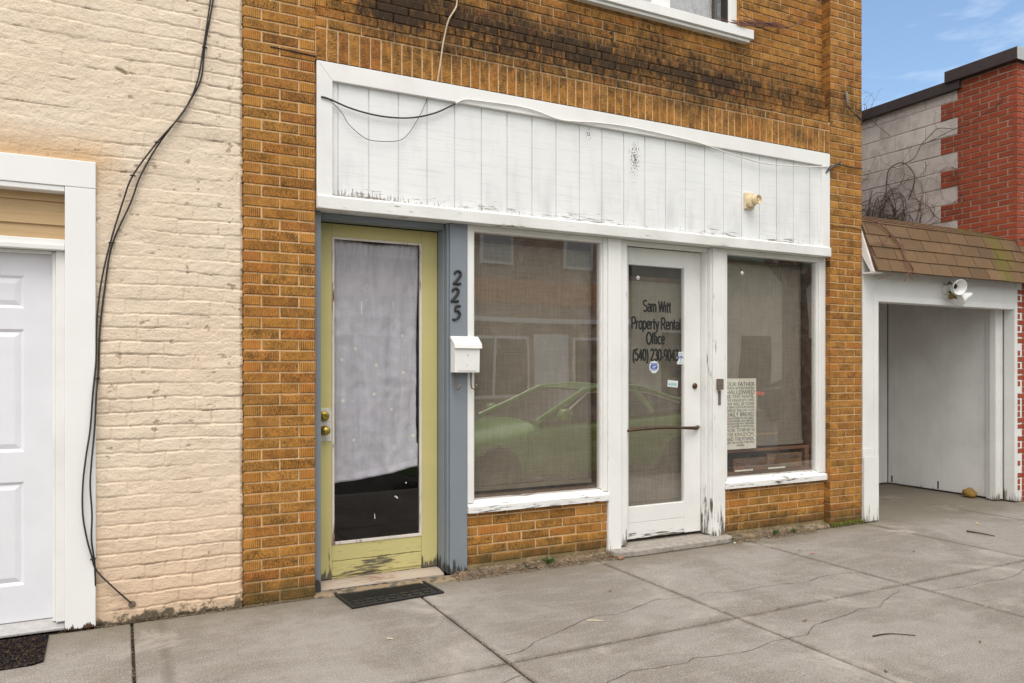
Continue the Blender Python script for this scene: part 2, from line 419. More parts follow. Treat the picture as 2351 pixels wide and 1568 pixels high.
def lay(mb, u0, u1, z0, z1, w, L=.2235, gap=.0095, co=CO, zp=ZP, off=0.0, bond='run', depth=.05, fr=ID, holes=(), hdp=0.12, wf=None, ch=.004):
    for k, a, c in courses(z0, z1, co, zp):
        ww = wf(k, a) if wf else w
        spans = [(u0, u1)]
        for (h0, h1, hz0, hz1) in holes:
            if hz0 < (a + c) / 2 < hz1:
                ns = []
                for s0, s1 in spans:
                    if h1 <= s0 or h0 >= s1: ns.append((s0, s1)); continue
                    if h0 > s0: ns.append((s0, h0))
                    if h1 < s1: ns.append((h1, s1))
                spans = ns
        if bond == 'pil':
            cuts = [u0, (u0 + u1) / 2, u1] if k % 2 else [u0, u0 + (u1 - u0) * .25, u0 + (u1 - u0) * .765, u1]
        else:
            sh = (L / 2 if k % 2 else 0) + off; n0 = math.floor((u0 - sh) / L)
            cuts = [sh + (n0 + i) * L for i in range(int((u1 - u0) / L) + 3)]
        for s0, s1 in spans:
            for q in range(len(cuts) - 1):
                x0, x1 = max(cuts[q], s0), min(cuts[q + 1], s1)
                if x1 - x0 < .03: continue
                g0 = gap / 2 if x0 > s0 + 1e-6 else 0; g1 = gap / 2 if x1 < s1 - 1e-6 else 0
                short = (x1 - x0) < .15
                hd = 1.0 if short or random.random() < hdp else 0.0
                brick(mb, x0 + g0, x1 - g1, a + gap / 2 * (a > z0 + 1e-6 or True), c - gap / 2, ww, depth, hd, fr, ch)
# ================================================================== STOREFRONT BUILDING
SB = thing('storefront_building', 'orange brick storefront with white plank fascia, two shop windows and two doors', 'building', (3.43, 0.0, 0.0))
PL0, PL1 = 0.664, 1.1016; PR0, PR1 = 5.775, 6.200; ZT = 6.4
for (a, b_, nm) in ((PL0, PL1, 'pilaster'), (PR0, PR1, 'pilaster')):
    mb = MB(); lay(mb, a, b_, 0.0, 5.2, 0.0, bond='pil', hdp=0, depth=.11)
    mbox(mb, a + .008, b_ - .004, .006, .13, -.1, 5.2); mbox(mb, a, b_, .02, .3, 5.2, ZT)
    mb.build(nm, [M['brick'], M['mortar']], SB)
# soldier course and lintel courses, corbelled back to the recessed upper wall
mb = MB(); n = 65; mod = (PR0 - PL1) / n
for i in range(n):
    brick(mb, PL1 + i * mod + .0055, PL1 + (i + 1) * mod - .0055, 3.416, 3.618, 0.0, .06, 0.0, mi=2)
z_s = 3.624
def corb(k, a): 
    return 0.0 if a < 3.70 else min(.092, .0185 * (1 + math.floor((a - 3.70) / CO)))
lay(mb, PL1, PR0, z_s, 3.97, 0.0, wf=corb, off=.06, zp=z_s, ch=.006)
mbox(mb, PL1, PR0, .006, .13, 3.408, 3.70)
for k in range(4): mbox(mb, PL1, PR0, .027 + .0185 * k, .13, 3.70 + CO * k, 3.70 + CO * (k + 1))
mb.build('lintel_brickwork', [M['brick'], M['mortar'], M['brickh']], SB)
WX0, WX1, WZ0 = 3.05, 4.76, 4.30     # upper window opening
mb = MB(); lay(mb, PL1, PR0, 3.97, 5.3, .092, off=.11, zp=z_s, holes=((WX0, WX1, WZ0, 5.9),))
mbox(mb, PL1, WX0, .10, .3, 3.97, ZT); mbox(mb, WX1, PR0, .10, .3, 3.97, ZT); mbox(mb, WX0, WX1, .10, .3, 3.97, WZ0); mbox(mb, WX0, WX1, .10, .3, 5.9, ZT)
mbox(mb, WX1 - .001, WX1 + .004, .095, .3, WZ0, 5.9, mi=0)
mb.build('upper_wall', [M['brick'], M['mortar']], SB)
MB().box(PL1 - .0005, PR0 + .002, -.003, .02, 3.4085, 3.4155).build('steel_lintel', M['rust2'], SB)
mb = MB(); mb.tube([(P(620, 107, -.002)[0], -.001, P(620, 107, -.002)[1]), (P(672, 118, -.002)[0], -.002, P(672, 118, -.002)[1]), (PL1 + .003, -.001, P(727, 130, -.002)[1])], [.003, .006, .006], 5); mb.build('dark_gap_rod', M['rust2'], SB)  # dark rod added to stand in for a thin dark gap in the pilaster
for (X, Y) in ((1404, 76), (1405, 91)):
    x, z = P(X, Y, .090); MB().lathe([(.012, 0), (.012, .012)], (x, .094, z), (0, -1, 0), 14).build('anchor_hole', M['black'], SB)
# side and back of the shell, roof
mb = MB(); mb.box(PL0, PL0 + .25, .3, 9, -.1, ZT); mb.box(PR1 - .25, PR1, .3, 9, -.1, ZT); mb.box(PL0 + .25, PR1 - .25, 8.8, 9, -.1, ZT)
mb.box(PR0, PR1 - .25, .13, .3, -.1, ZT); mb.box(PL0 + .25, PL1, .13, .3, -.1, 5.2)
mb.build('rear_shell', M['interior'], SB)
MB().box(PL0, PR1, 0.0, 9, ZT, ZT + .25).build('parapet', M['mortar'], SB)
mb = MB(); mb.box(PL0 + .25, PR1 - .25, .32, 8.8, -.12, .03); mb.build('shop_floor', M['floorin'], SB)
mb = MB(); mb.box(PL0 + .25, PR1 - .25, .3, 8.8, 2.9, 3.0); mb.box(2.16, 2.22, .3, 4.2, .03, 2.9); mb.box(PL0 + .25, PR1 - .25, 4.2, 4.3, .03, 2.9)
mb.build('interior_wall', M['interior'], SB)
# knee walls under the windows
for (a, b_) in ((2.178, 3.365), (4.553, PR0)):
    mb = MB(); lay(mb, a, b_, .055, .428, .063, off=.03, zp=.06, L=.235, ch=.006); mbox(mb, a, b_, .070, .3, -.1, .43)
    mb.build('knee_wall', [M['brick'], M['mortar']], SB)

# ---- fascia of grooved white planks
FX0, FX1 = 1.108, 5.755
M['fascia'] = paint('white grooved plank paint', (.79, .80, .80), under=(.22, .17, .14), wear=.55, z0=2.54, z1=2.78, base_wear=.07, grain='x', dirt=.16, dirtcol=(.45, .45, .45))
fm = M['fascia']; nt = fm.node_tree; bs = nt.nodes['Principled BSDF']
old = bs.inputs['Base Color'].links[0].from_socket; p = wpos(nt); s = sepx(nt, p)
def patch(cx, cz, rx, rz, th=.55, sc=(90, 90, 60)):
    dx = mt(nt, 'DIVIDE', mt(nt, 'SUBTRACT', s[0], cx), rx); dz = mt(nt, 'DIVIDE', mt(nt, 'SUBTRACT', s[2], cz), rz)
    r = mt(nt, 'SQRT', mt(nt, 'ADD', mt(nt, 'MULTIPLY', dx, dx), mt(nt, 'MULTIPLY', dz, dz)))
    nn = noise(nt, vmul(nt, p, sc), 1.0, 4, .6)
    v = mt(nt, 'SUBTRACT', nn, mt(nt, 'MULTIPLY', r, .16))
    return mrange(nt, v, th - .02, th + .02)
px1, pz1 = P(1349, 308, .01); px2, pz2 = P(1457, 365, .01)
gr_ = noise(nt, vmul(nt, p, (2.5, 9, 85)), 1.0, 4, .65); old = mixc(nt, mrange(nt, gr_, .52, .72, 0, .40), old, (.52, .52, .52))
gr2 = noise(nt, vmul(nt, p, (7, 7, 1.6)), 1.0, 4, .6); old = mixc(nt, mt(nt, 'MULTIPLY', mrange(nt, gr2, .50, .70, 0, .5), mrange(nt, s[2], 3.1, 2.6, .25, 1)), old, (.50, .50, .51))
gv = noise(nt, vmul(nt, p, (95, 60, 16)), 1.0, 4, .65); gl_ = mt(nt, 'SUBTRACT', noise(nt, vmul(nt, p, (3.2, 2, 1)), 1.0, 3), mrange(nt, s[0], 1.6, 3.0, -.10, .30))
kz = mt(nt, 'SUBTRACT', mt(nt, 'ADD', gv, mt(nt, 'MULTIPLY', gl_, .35)), mt(nt, 'MULTIPLY', mt(nt, 'SUBTRACT', s[2], 2.555), 3.2))
old = mixc(nt, mrange(nt, kz, .62, .70, 0, .85), old, (.27, .24, .21))
k1 = mt(nt, 'MAXIMUM', patch(px1, pz1, .05, .07, .50), patch(px2, pz2, .055, .16, .47))
nt.links.new(mixc(nt, k1, old, (.10, .055, .045)), bs.inputs['Base Color'])
mb = MB(); gx = [FX0 + .02] + [1.452 + .2035 * (i - 1) for i in range(0, 23) if 1.13 < 1.452 + .2035 * (i - 1) < 5.72] + [FX1 - .02]
for i in range(len(gx) - 1):
    a, b_ = gx[i] + (.004 if i else 0), gx[i + 1] - (.004 if i < len(gx) - 2 else 0)
    mb.box(a, b_, .012, .05, 2.50, 3.40)
mb.box(FX0 + .02, FX1 - .02, .021, .06, 2.50, 3.40)
mb.build('fascia_planks', fm, SB, bevel=.002)
mb = MB()
mb.prism([(FX0, 3.408), (FX1, 3.408), (FX1 - .10, 3.292), (FX0 + .10, 3.292)], 'y', -.014, .03)
mb.build('fascia_top_trim', M['white_trim'], SB, bevel=.003)
mb = MB()
mb.prism([(FX0, 3.4075), (FX0 + .0995, 3.292), (FX0 + .0995, 2.556), (FX0, 2.47)], 'y', -.014, .03); mb.build('fascia_side_trim', M['white'], SB, bevel=.003)
mb = MB(); mb.prism([(FX1, 3.4075), (FX1 - .0995, 3.292), (FX1 - .0995, 2.556), (FX1, 2.47)], 'y', -.014, .03); mb.build('fascia_side_trim', M['white'], SB, bevel=.003)
mb = MB()
mb.prism([(-.032, 2.468), (.30, 2.468), (.30, 2.50), (.028, 2.57), (-.006, 2.56), (-.032, 2.548)], 'x', FX0 + .003, FX1 - .003)
mb.build('fascia_bottom_beam', M['white_beam'], SB, bevel=.004)

# ---- blue post and jambs of the green door
mb = MB(); mb.box(2.044, 2.176, .05, .29, .02, 2.466); mb.build('door_post', M['blue'], SB, bevel=.004)
mb = MB(); mb.box(2.030, 2.0435, .066, .29, .02, 2.466); mb.box(2.019, 2.0295, .11, .29, .022, 2.464)
mb.box(1.104, 1.150, .055, .29, .0, 2.466); mb.box(1.1505, 2.0185, .10, .205, 2.428, 2.466)
mb.build('door_jamb', M['blue'], SB, bevel=.004)
# ---- green door
GD = MB(); X0, X1 = 1.155, 2.016; y0 = .22
GD.box(X0, 1.262, y0, y0 + .045, .045, 2.425); GD.box(1.897, X1, y0, y0 + .045, .045, 2.425); GD.box(1.2625, 1.8965, y0, y0 + .045, 2.336, 2.425)
gdoor = GD.build('green_door', M['green'], SB, bevel=.003)
mb = MB(); mb.box(1.2625, 1.8965, y0 + .001, y0 + .045, .062, .158); mb.box(1.2625, 1.8965, y0 + .001, y0 + .045, .1615, .272); mb.box(1.2625, 1.8965, y0 + .008, y0 + .045, .036, .0605)
mb.build('bottom_rail', M['greenx'], gdoor, bevel=.003)
M['bead'] = paint('old glazing bead paint', (.72, .66, .60), under=(.25, .12, .08), base_wear=.42, grain='z', dirt=.3)
mb = MB(); mb.box(1.2625, 1.276, y0 - .004, y0 + .014, .2725, 2.3355); mb.box(1.882, 1.8965, y0 - .004, y0 + .014, .2725, 2.3355)
mb.box(1.2765, 1.8815, y0 - .004, y0 + .014, 2.322, 2.3355); mb.box(1.2765, 1.8815, y0 - .004, y0 + .014, .2725, .289)
mb.build('glazing_bead', M['bead'], gdoor)
MB().box(1.274, 1.885, y0 + .0145, y0 + .0195, .28, 2.33).build('pane', M['glassd'], gdoor)
for (X, Y, a, b, rt) in ((860, 1185, .006, .034, .05), (910, 1141, .030, .012, -.6), (932, 1108, .010, .010, .3), (830, 706, .007, .085, .03), (902, 700, .004, .052, .0)):
    x, z = P(X, Y, y0 + .014); c_, s_ = math.cos(rt), math.sin(rt)
    mb = MB(); mb.prism([(x + (-a * c_ + b * s_) / 2, z + (-a * s_ - b * c_) / 2), (x + (a * c_ + b * s_) / 2, z + (a * s_ - b * c_) / 2), (x + (a * .5 * c_ - b * s_) / 2, z + (a * .5 * s_ + b * c_) / 2), (x + (-a * c_ - b * s_) / 2, z + (-a * s_ + b * c_) / 2)], 'y', y0 + .0128, y0 + .0142)
    mb.build('paint_fleck', M['bead'], gdoor)
# bare plate, deadbolt and knob
kx, kz = P(743, 955, y0); kx2, kz2 = P(743, 988, y0); pz0 = P(743, 1013, y0)[1]; pz1_ = P(743, 937, y0)[1]
MB().box(1.160, 1.258, y0 - .0035, y0 - .0005, pz0, pz1_).build('bare_patch', M['bare'], gdoor, bevel=.001)
kx = 1.208
MB().lathe([(.034, 0), (.034, .006), (.028, .013), (.021, .016), (.0205, .030), (.017, .033), (.008, .033), (.007, .028), (0, .028)], (kx, y0 - .0035, kz), (0, -1, 0), 28).build('deadbolt', M['brass'], gdoor, smooth=False, bevel=.001)
MB().lathe([(.033, 0), (.032, .006), (.016, .012), (.013, .03), (.022, .038), (.028, .050), (.0275, .062), (.020, .070), (0, .072)], (kx, y0 - .0035, kz2), (0, -1, 0), 28).build('doorknob', M['brass'], gdoor, smooth=True)
# threshold and rubble base
M['thresh'] = paint('worn threshold paint', (.42, .35, .29), under=(.32, .19, .11), base_wear=.45, grain='x', dirt=.4, dirtcol=(.42, .24, .12))
mb = MB(); mb.prism([(.085, .003), (.085, .020), (.17, .038), (.30, .040), (.30, .003)], 'x', 1.152, 2.015); mb.build('threshold', M['thresh'], SB, bevel=.004)

# ---- shop windows
def shop_window(x0, x1, gx0, gx1, wz=.43):
    # frame root is the part, pane and sill are its sub-parts
    mb = MB(); yf = .052
    mb.box(x0, gx0, yf, .13, .50, 2.466); mb.box(gx1, x1, yf, .13, .50, 2.466)
    mb.box(gx0 + .0004, gx1 - .0004, yf + .006, .13, 2.425, 2.466)
    mb.box(gx0, gx0 + .012, yf + .018, .13, .52, 2.4245); mb.box(gx1 - .012, gx1, yf + .018, .13, .52, 2.4245)
    f = mb.build('shop_window', M['white'], SB, bevel=.003)
    mb = MB(); mb.prism([(.030, wz), (.030, wz + .048), (.10, wz + .088), (.13, wz + .092), (.13, wz)], 'x', x0 - .001, x1 + .001)
    mb.build('sill', M['white_sill'], f, bevel=.003)
    MB().box(gx0 + .008, gx1 - .008, .090, .096, wz + .08, 2.43).build('pane', M['glass'], f)
    mb = MB(); mb.box(gx1 - .012, gx1 + .01, .131, .34, .5, 2.45); mb.box(gx0 - .01, gx0 + .006, .131, .34, .5, 2.45)
    mb.box(gx0 + .0065, gx1 - .0125, .1305, .34, .45, .535); mb.box(gx0 + .0065, gx1 - .0125, .131, .34, 2.40, 2.45)
    mb.build('inner_casing', M['darkwood'], f, bevel=.002)
    return f
w1 = shop_window(2.178, 3.364, 2.226, 3.325); w2 = shop_window(4.554, PR0 - .001, 4.585, 5.690)
# posts of the office door
mb = MB(); mb.box(3.366, 3.487, .040, .29, -.02, 2.466); mb.build('window_post', M['white_post'], SB, bevel=.005)
mb = MB(); mb.box(4.421, 4.553, .040, .29, .03, 2.466); mb.build('window_post', M['white_post_worn'], SB, bevel=.005)
mb = MB(); mb.box(4.406, 4.4205, .058, .29, .06, 2.464); mb.box(4.3915, 4.4055, .10, .29, .06, 2.462); mb.box(3.4875, 3.555, .06, .22, .06, 2.464); mb.box(3.5555, 4.391, .075, .155, 2.436, 2.4655)
mb.build('office_door_jamb', M['white_post_worn'], SB, bevel=.004)
# ---- office door
y1 = .160
mb = MB(); mb.box(3.558, 3.640, y1, y1 + .045, .075, 2.432); mb.box(4.213, 4.388, y1, y1 + .045, .075, 2.432); mb.box(3.6405, 4.2125, y1, y1 + .045, 2.292, 2.432)
odoor = mb.build('office_door', M['white'], SB, bevel=.003)
mb = MB(); mb.box(3.6405, 4.2125, y1 + .001, y1 + .045, .205, .335); mb.box(3.6405, 4.2125, y1 + .0015, y1 + .045, .075, .2035)
mb.build('bottom_rail', M['white_door'], odoor, bevel=.003)
MB().box(3.634, 4.219, y1 + .020, y1 + .026, .33, 2.298).build('pane', M['glass'], odoor)
mb = MB(); bz = .955
pts = [(3.578, y1 - .0, bz), (3.60, y1 - .03, bz), (3.72, y1 - .05, bz + .008), (3.95, y1 - .06, bz + .014), (4.18, y1 - .05, bz + .004), (4.31, y1 - .035, bz - .004), (4.355, y1 - .002, bz)]
mb.tube(pts, [.013, .011, .010, .010, .012, .016, .018], 8); mb.build('push_bar', M['bronze'], odoor, smooth=True)
lx, lz = P(1594, 886, y1)
MB().lathe([(.025, 0), (.024, .008), (.018, .014), (.015, .016), (0, .013)], (lx, y1 - .001, lz), (0, -1, 0), 24).build('door_lock', M['bronze'], odoor, smooth=True)
# lettering on the office door glass
yl = y1 + .0185
def ztext(X, Y): return P(X, Y, yl)
mb = MB()
def fitline(t, Xl, Xr, Yb, h):
    xa, z = ztext(Xl, Yb); xb, _ = ztext(Xr, Yb)
    text_mb(mb, t, h, xa, yl, z, fit=xb - xa, bold=.0038)
def arc(cx, cz, rx, rz, a0, a1, n=12): return [(cx + rx * math.cos(R(a0 + (a1 - a0) * i / n)), cz + rz * math.sin(R(a0 + (a1 - a0) * i / n))) for i in range(n + 1)]
GL = {'S': (.60, [arc(.30, .74, .24, .20, 35, 270, 9) + arc(.30, .28, .26, .23, 90, -150, 10)]), 'a': (.52, [arc(.25, .36, .19, .13, 165, 0, 6) + [(.44, .36), (.44, .04)], arc(.25, .17, .19, .13, 40, 350, 10)]),
      'm': (.80, [[(.06, .0), (.06, .5)], [(.06, .30)] + arc(.22, .33, .15, .16, 150, 0, 6) + [(.37, .0)], [(.37, .30)] + arc(.54, .33, .16, .16, 150, 0, 6) + [(.70, .0)]]), ' ': (.28, []),
      'W': (.92, [[(.03, .95), (.24, .03), (.45, .93), (.66, .03), (.87, .95)]]), 'i': (.24, [[(.10, 0), (.10, .5)], [(.10, .68), (.10, .74)]]), 't': (.34, [[(.15, .80), (.15, .12), (.20, .03), (.30, .03)], [(-.01, .46), (.31, .46)]]),
      'P': (.62, [[(.08, 0), (.08, .95), (.34, .95)] + arc(.34, .70, .20, .25, 80, -80, 8) + [(.34, .45), (.08, .45)]]), 'r': (.34, [[(.06, 0), (.06, .5)], [(.06, .28), (.14, .44), (.30, .48)]]),
      'o': (.54, [arc(.27, .25, .21, .24, 0, 360, 14)]), 'p': (.54, [[(.07, -.24), (.07, .5)], arc(.27, .25, .20, .24, 0, 360, 14)]), 'e': (.54, [[(.08, .26), (.46, .26)] + arc(.27, .26, .19, .23, 5, 320, 12)]),
      'y': (.48, [[(.03, .5), (.24, .04)], [(.45, .5), (.24, .0), (.17, -.20), (.06, -.22)]]), 'R': (.66, [[(.08, 0), (.08, .95), (.36, .95)] + arc(.36, .71, .19, .24, 80, -80, 8) + [(.36, .47), (.08, .47)], [(.34, .47), (.60, .0)]]),
      'n': (.52, [[(.06, .0), (.06, .5)], [(.06, .28)] + arc(.26, .32, .18, .17, 150, 0, 7) + [(.44, 0)]]), 'l': (.20, [[(.10, 0), (.10, .95)]]), 'O': (.76, [arc(.38, .475, .31, .47, 0, 360, 18)]),
      'f': (.28, [[(.12, 0), (.12, .78), (.17, .90), (.28, .92)], [(.01, .5), (.25, .5)]]), 'c': (.48, [arc(.27, .25, .20, .23, 40, 320, 12)]), '(': (.30, [arc(.36, .36, .28, .62, 115, 245, 8)]), ')': (.30, [arc(-.06, .36, .28, .62, 65, -65, 8)]),
      '0': (.54, [arc(.27, .475, .20, .46, 0, 360, 16)]), '2': (.54, [arc(.27, .70, .20, .24, 165, -30, 8) + [(.07, .03), (.49, .03)]]), '3': (.54, [arc(.26, .72, .18, .22, 160, -80, 8) + arc(.26, .26, .21, .24, 80, -160, 9)]),
      '4': (.54, [[(.38, 0), (.38, .93), (.04, .27), (.51, .27)]]), '5': (.54, [[(.46, .92), (.14, .92), (.09, .50)] + arc(.25, .30, .21, .28, 115, -155, 10)]), '9': (.54, [arc(.27, .65, .20, .27, 0, 360, 14), arc(.18, .48, .29, .46, 15, -75, 7)]), '-': (.32, [[(.04, .30), (.26, .30)]])}
def fitline(t, Xl, Xr, Yb, h):
    xa, z = ztext(Xl, Yb); xb, _ = ztext(Xr, Yb); h = h * .86; wtot = sum(GL[c][0] for c in t) - .08; k = (xb - xa) / wtot; x = xa; r = .0077
    def lz(ch, c):
        if ch not in 'amiropetyntlfc': return c
        return c * 1.34 if 0 <= c <= .5 else (c if c < 0 else .67 + (c - .5) * .62)
    for ch_ in t:
        adv, strokes = GL[ch_]
        parts_ = []
        for sk in strokes:
            cur_ = [sk[0]]
            for i_ in range(1, len(sk)):
                cur_.append(sk[i_])
                if i_ < len(sk) - 1:
                    a1 = Vector((sk[i_][0] - sk[i_ - 1][0], sk[i_][1] - sk[i_ - 1][1])); a2 = Vector((sk[i_ + 1][0] - sk[i_][0], sk[i_ + 1][1] - sk[i_][1]))
                    if a1.length > 1e-6 and a2.length > 1e-6 and a1.angle(a2) > R(50): parts_.append(cur_); cur_ = [sk[i_]]
            parts_.append(cur_)
        for sk in parts_:
            b0 = len(mb.v); mb.tube([(x + a * k, yl, z + lz(ch_, c) * h) for a, c in sk], r, 6)
            for q in range(b0, len(mb.v)): v = mb.v[q]; mb.v[q] = (v[0], yl + (v[1] - yl) * .08, v[2])
        x += adv * k
fitline('Sam Witt', 1476, 1539, 716, .118); fitline('Property Rental', 1449, 1561, 755, .118)
fitline('Office', 1483, 1525, 790, .118); fitline('(540) 230-9043', 1452, 1556, 828, .118)
mb.build('door_lettering', M['letter'], odoor)
M['stk_w'] = plain('white sticker', (.66, .70, .68), .5, var=.04); M['stk_b'] = plain('blue sticker ink', (.04, .09, .42), .5, var=.1); M['stk_c'] = plain('pale blue sticker ink', (.36, .52, .55), .5, var=.1)
def sticker(build_fn, label):
    mb = MB(); build_fn(mb); o = mb.build('sticker', [M['stk_w'], M['stk_b'], M['stk_c']], odoor); tag(o, label); return o
def s1(mb):
    cx, cz = ztext(1501, 842); r = .056
    mb.prism([(cx + r * .9 * math.cos(R(22.5 + 45 * i)), cz + r * math.sin(R(22.5 + 45 * i))) for i in range(8)], 'y', yl, yl + .0008)
    mb.box(cx - .036, cx + .036, yl - .0006, yl - .0001, cz - .016, cz + .012, 1); mb.box(cx - .034, cx + .034, yl - .0006, yl - .0001, cz + .026, cz + .030, 1)
    text_mb(mb, 'ELECTRONIC', .012, cx - .034, yl - .0003, cz + .015, fit=.068, mi=1, bold=.0006); text_mb(mb, 'SECURITY', .012, cx - .030, yl - .0003, cz - .029, fit=.06, mi=1, bold=.0006)
    mb.prism([(cx - .024, cz - .008), (cx - .004, cz + .004), (cx + .026, cz + .005), (cx + .010, cz - .004)], 'y', yl - .0012, yl - .0007, 0)
def s2(mb):
    cx, cz = ztext(1562, 822); mb.box(cx - .038, cx + .036, yl, yl + .0008, cz - .052, cz + .052)
    text_mb(mb, 'OPEN', .022, cx - .028, yl - .0003, cz - .002, fit=.056, mi=1, bold=.001); mb.tube([(cx + .012 * math.cos(t / 8 * 6.283), yl - .0002, cz + .028 + .013 * math.sin(t / 8 * 6.283)) for t in range(9)], .002, 4, 1)
    mb.box(cx - .003, cx + .003, yl - .0005, yl - .0001, cz - .026, cz - .004, 1); mb.box(cx - .016, cx + .016, yl - .0005, yl - .0001, cz - .038, cz - .035, 1)
def s3(mb):
    cx, cz = ztext(1544, 881); c, s_ = math.cos(-.10), math.sin(-.10)
    q = lambda a, d: (cx + a * c - d * s_, cz + a * s_ + d * c)
    mb.prism([q(-.054, -.028), q(.054, -.028), q(.054, .028), q(-.054, .028)], 'y', yl, yl + .0008)
    mb.prism([q(-.044, -.016), q(.044, -.016), q(.044, .008), q(-.044, .008)], 'y', yl - .0006, yl - .0001, 2)
    mb.prism([q(-.044, -.010), q(-.032, -.010), q(-.032, -.004), q(-.044, -.004)], 'y', yl - .0012, yl - .0007, 1)
sticker(s1, 'round white sticker with a blue square under the phone number'); sticker(s2, 'upright pale sticker with blue print at the glass edge'); sticker(s3, 'small slanted pale blue sticker low on the door glass')
M['conc'] = plain('pale step concrete', (.31, .28, .245), .9, var=.25, scale=25, spec=.2, bmp=.004)
mb = MB(); mb.prism([(3.37, -.02), (3.40, -.060), (3.55, -.078), (4.45, -.070), (4.55, -.05), (4.58, .0), (4.58, .29), (3.37, .29)], 'z', .0, .048)
mb.build('door_step', M['conc'], SB, bevel=.01)
# broken concrete footing along the knee walls
def footing(x0, x1, yv0, yv1, h, name='footing'):
    mb = MB(); n = int((x1 - x0) / .03); row = []
    for i in range(n + 1):
        x = x0 + (x1 - x0) * i / n
        ns = mnoise.noise(Vector((x * 7, 1.3, 0))) ; n2 = mnoise.noise(Vector((x * 31, 4.3, 0)))
        yf = yv0 + .022 * ns + .010 * n2; hh = h * (1 + .25 * ns + .25 * n2)
        row.append([(x, yf - .015, .001), (x, yf, hh * .55), (x, yf + .025, hh), (x, yv1, hh * 1.05)])
    b = len(mb.v)
    for r in row: mb.v += r
    for i in range(n):
        for j in range(3): q = b + i * 4 + j; mb.face((q, q + 4, q + 5, q + 1))
    return mb.build(name, M['footing'], SB, smooth=True)
m_, nt, b_ = newmat('broken ochre footing concrete', .95, spec=.15); p = wpos(nt)
n1 = noise(nt, p, 14, 5, .65); n2 = noise(nt, p, 70, 3)
c_ = mixc(nt, mrange(nt, n1, .35, .6), (.30, .20, .11), (.25, .215, .165)); c_ = mixc(nt, mrange(nt, n1, .47, .60, 0, .85), c_, (.08, .07, .045)); c_ = mixc(nt, mrange(nt, n2, .5, .75, 0, .4), c_, (.38, .33, .26))
nt.links.new(c_, b_.inputs['Base Color']); bump(nt, b_, mt(nt, 'ADD', n1, mt(nt, 'MULTIPLY', n2, .5)), .02, .8); M['footing'] = m_
footing(2.10, 3.34, .012, .08, .030); footing(4.60, 5.80, .012, .08, .036); footing(1.09, 2.14, -.02, .06, .014)

# ---- upper window
f = MB(); f.box(3.05, 3.16, .125, .22, 4.36, 5.9); f.box(4.66, 4.758, .12, .22, 4.36, 5.9); f.box(3.84, 4.03, .12, .22, 4.36, 5.9); f.box(3.16, 4.66, .125, .22, 5.8, 5.9)
x_a = P(1535, 15, .13)[0]; f.box(4.0305, x_a, .128, .22, 4.36, 5.79)
uw = f.build('upper_window', M['white'], SB, bevel=.003)
mb = MB(); mb.box(3.0, 4.858, .020, .125, 4.288, 4.368); mb.build('sill', M['white'], uw, bevel=.004)
mb = MB(); mb.box(3.03, 4.83, .040, .12, 4.262, 4.2875); mb.build('sill_lip', M['white_trim'], uw, bevel=.003)
M['storm'] = plain('dark bronze storm frame', (.10, .085, .07), .4, .5, .2)
x_b, x_c = P(1640, 45, .13)[0], P(1672, 50, .13)[0]
mb = MB(); mb.box(x_b, x_b + .03, .13, .20, 4.37, 5.8); mb.box(x_c - .02, x_c, .124, .20, 4.37, 5.8); mb.build('storm_frame', M['storm'], uw, bevel=.002)
MB().box(x_a, x_b, .150, .155, 4.365, 5.8).build('pane', M['glass'], uw)
m_, nt, b_ = newmat('filmy grey window covering', .6); p = wpos(nt)
n1 = noise(nt, vmul(nt, p, (9, 9, 9)), 1.0, 5, .6, 2.5); nt.links.new(mixc(nt, mrange(nt, n1, .35, .7), (.16, .17, .19), (.34, .35, .39)), b_.inputs['Base Color']); M['film'] = m_
MB().box(x_a - .01, 4.66, .205, .215, 4.365, 5.8).build('window_covering', M['film'], uw)
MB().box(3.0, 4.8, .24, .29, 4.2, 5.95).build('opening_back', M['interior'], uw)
# ================================================================== things hung on the storefront
# curtain behind the green door glass
m_ = bpy.data.materials.new('sheer lavender grey curtain'); m_.use_nodes = True; nt = m_.node_tree; b_ = nt.nodes['Principled BSDF']
p = wpos(nt); s = sepx(nt, p); b_.inputs['Roughness'].default_value = .75
nf = mt(nt, 'ADD', mt(nt, 'MULTIPLY', noise(nt, vmul(nt, p, (17, 17, 1.5)), 1.0, 3, .55, .5), .75), mt(nt, 'MULTIPLY', noise(nt, vmul(nt, p, (1, 1, 1.5)), 36, 3, .55, .4), .25))
cn_ = nd(nt, 'ShaderNodeTexNoise', {'Vector': p, 'Scale': 13.0, 'Detail': 1.0, 'Roughness': .4, 'Distortion': 1.6}).outputs[0]
cl_ = mt(nt, 'ABSOLUTE', mt(nt, 'SUBTRACT', mt(nt, 'FRACT', mt(nt, 'MULTIPLY', cn_, 9.0)), .5))
swirl = mt(nt, 'MULTIPLY', mrange(nt, cl_, .075, .02, 0, .42), mrange(nt, noise(nt, p, 21, 2), .40, .60))
c_ = mixc(nt, mrange(nt, nf, .34, .66), (.47, .485, .56), (.60, .615, .70)); c_ = mixc(nt, swirl, c_, (.90, .90, .96))  # upright streaks paint the light and dark of folds into the cloth
for (Xs, Ys) in ((785, 825), (818, 800), (925, 770), (787, 920), (928, 855), (860, 905), (865, 838), (812, 1010), (950, 1000), (900, 940)):
    sxx, szz = P(Xs, Ys, .245)
    dd = mt(nt, 'ADD', mt(nt, 'POWER', mt(nt, 'ABSOLUTE', mt(nt, 'SUBTRACT', s[0], sxx)), 2.0), mt(nt, 'POWER', mt(nt, 'ABSOLUTE', mt(nt, 'SUBTRACT', s[2], szz)), 2.0))
    c_ = mixc(nt, mrange(nt, dd, .00016, .00008, 0, 1), c_, (.80, .80, .72))
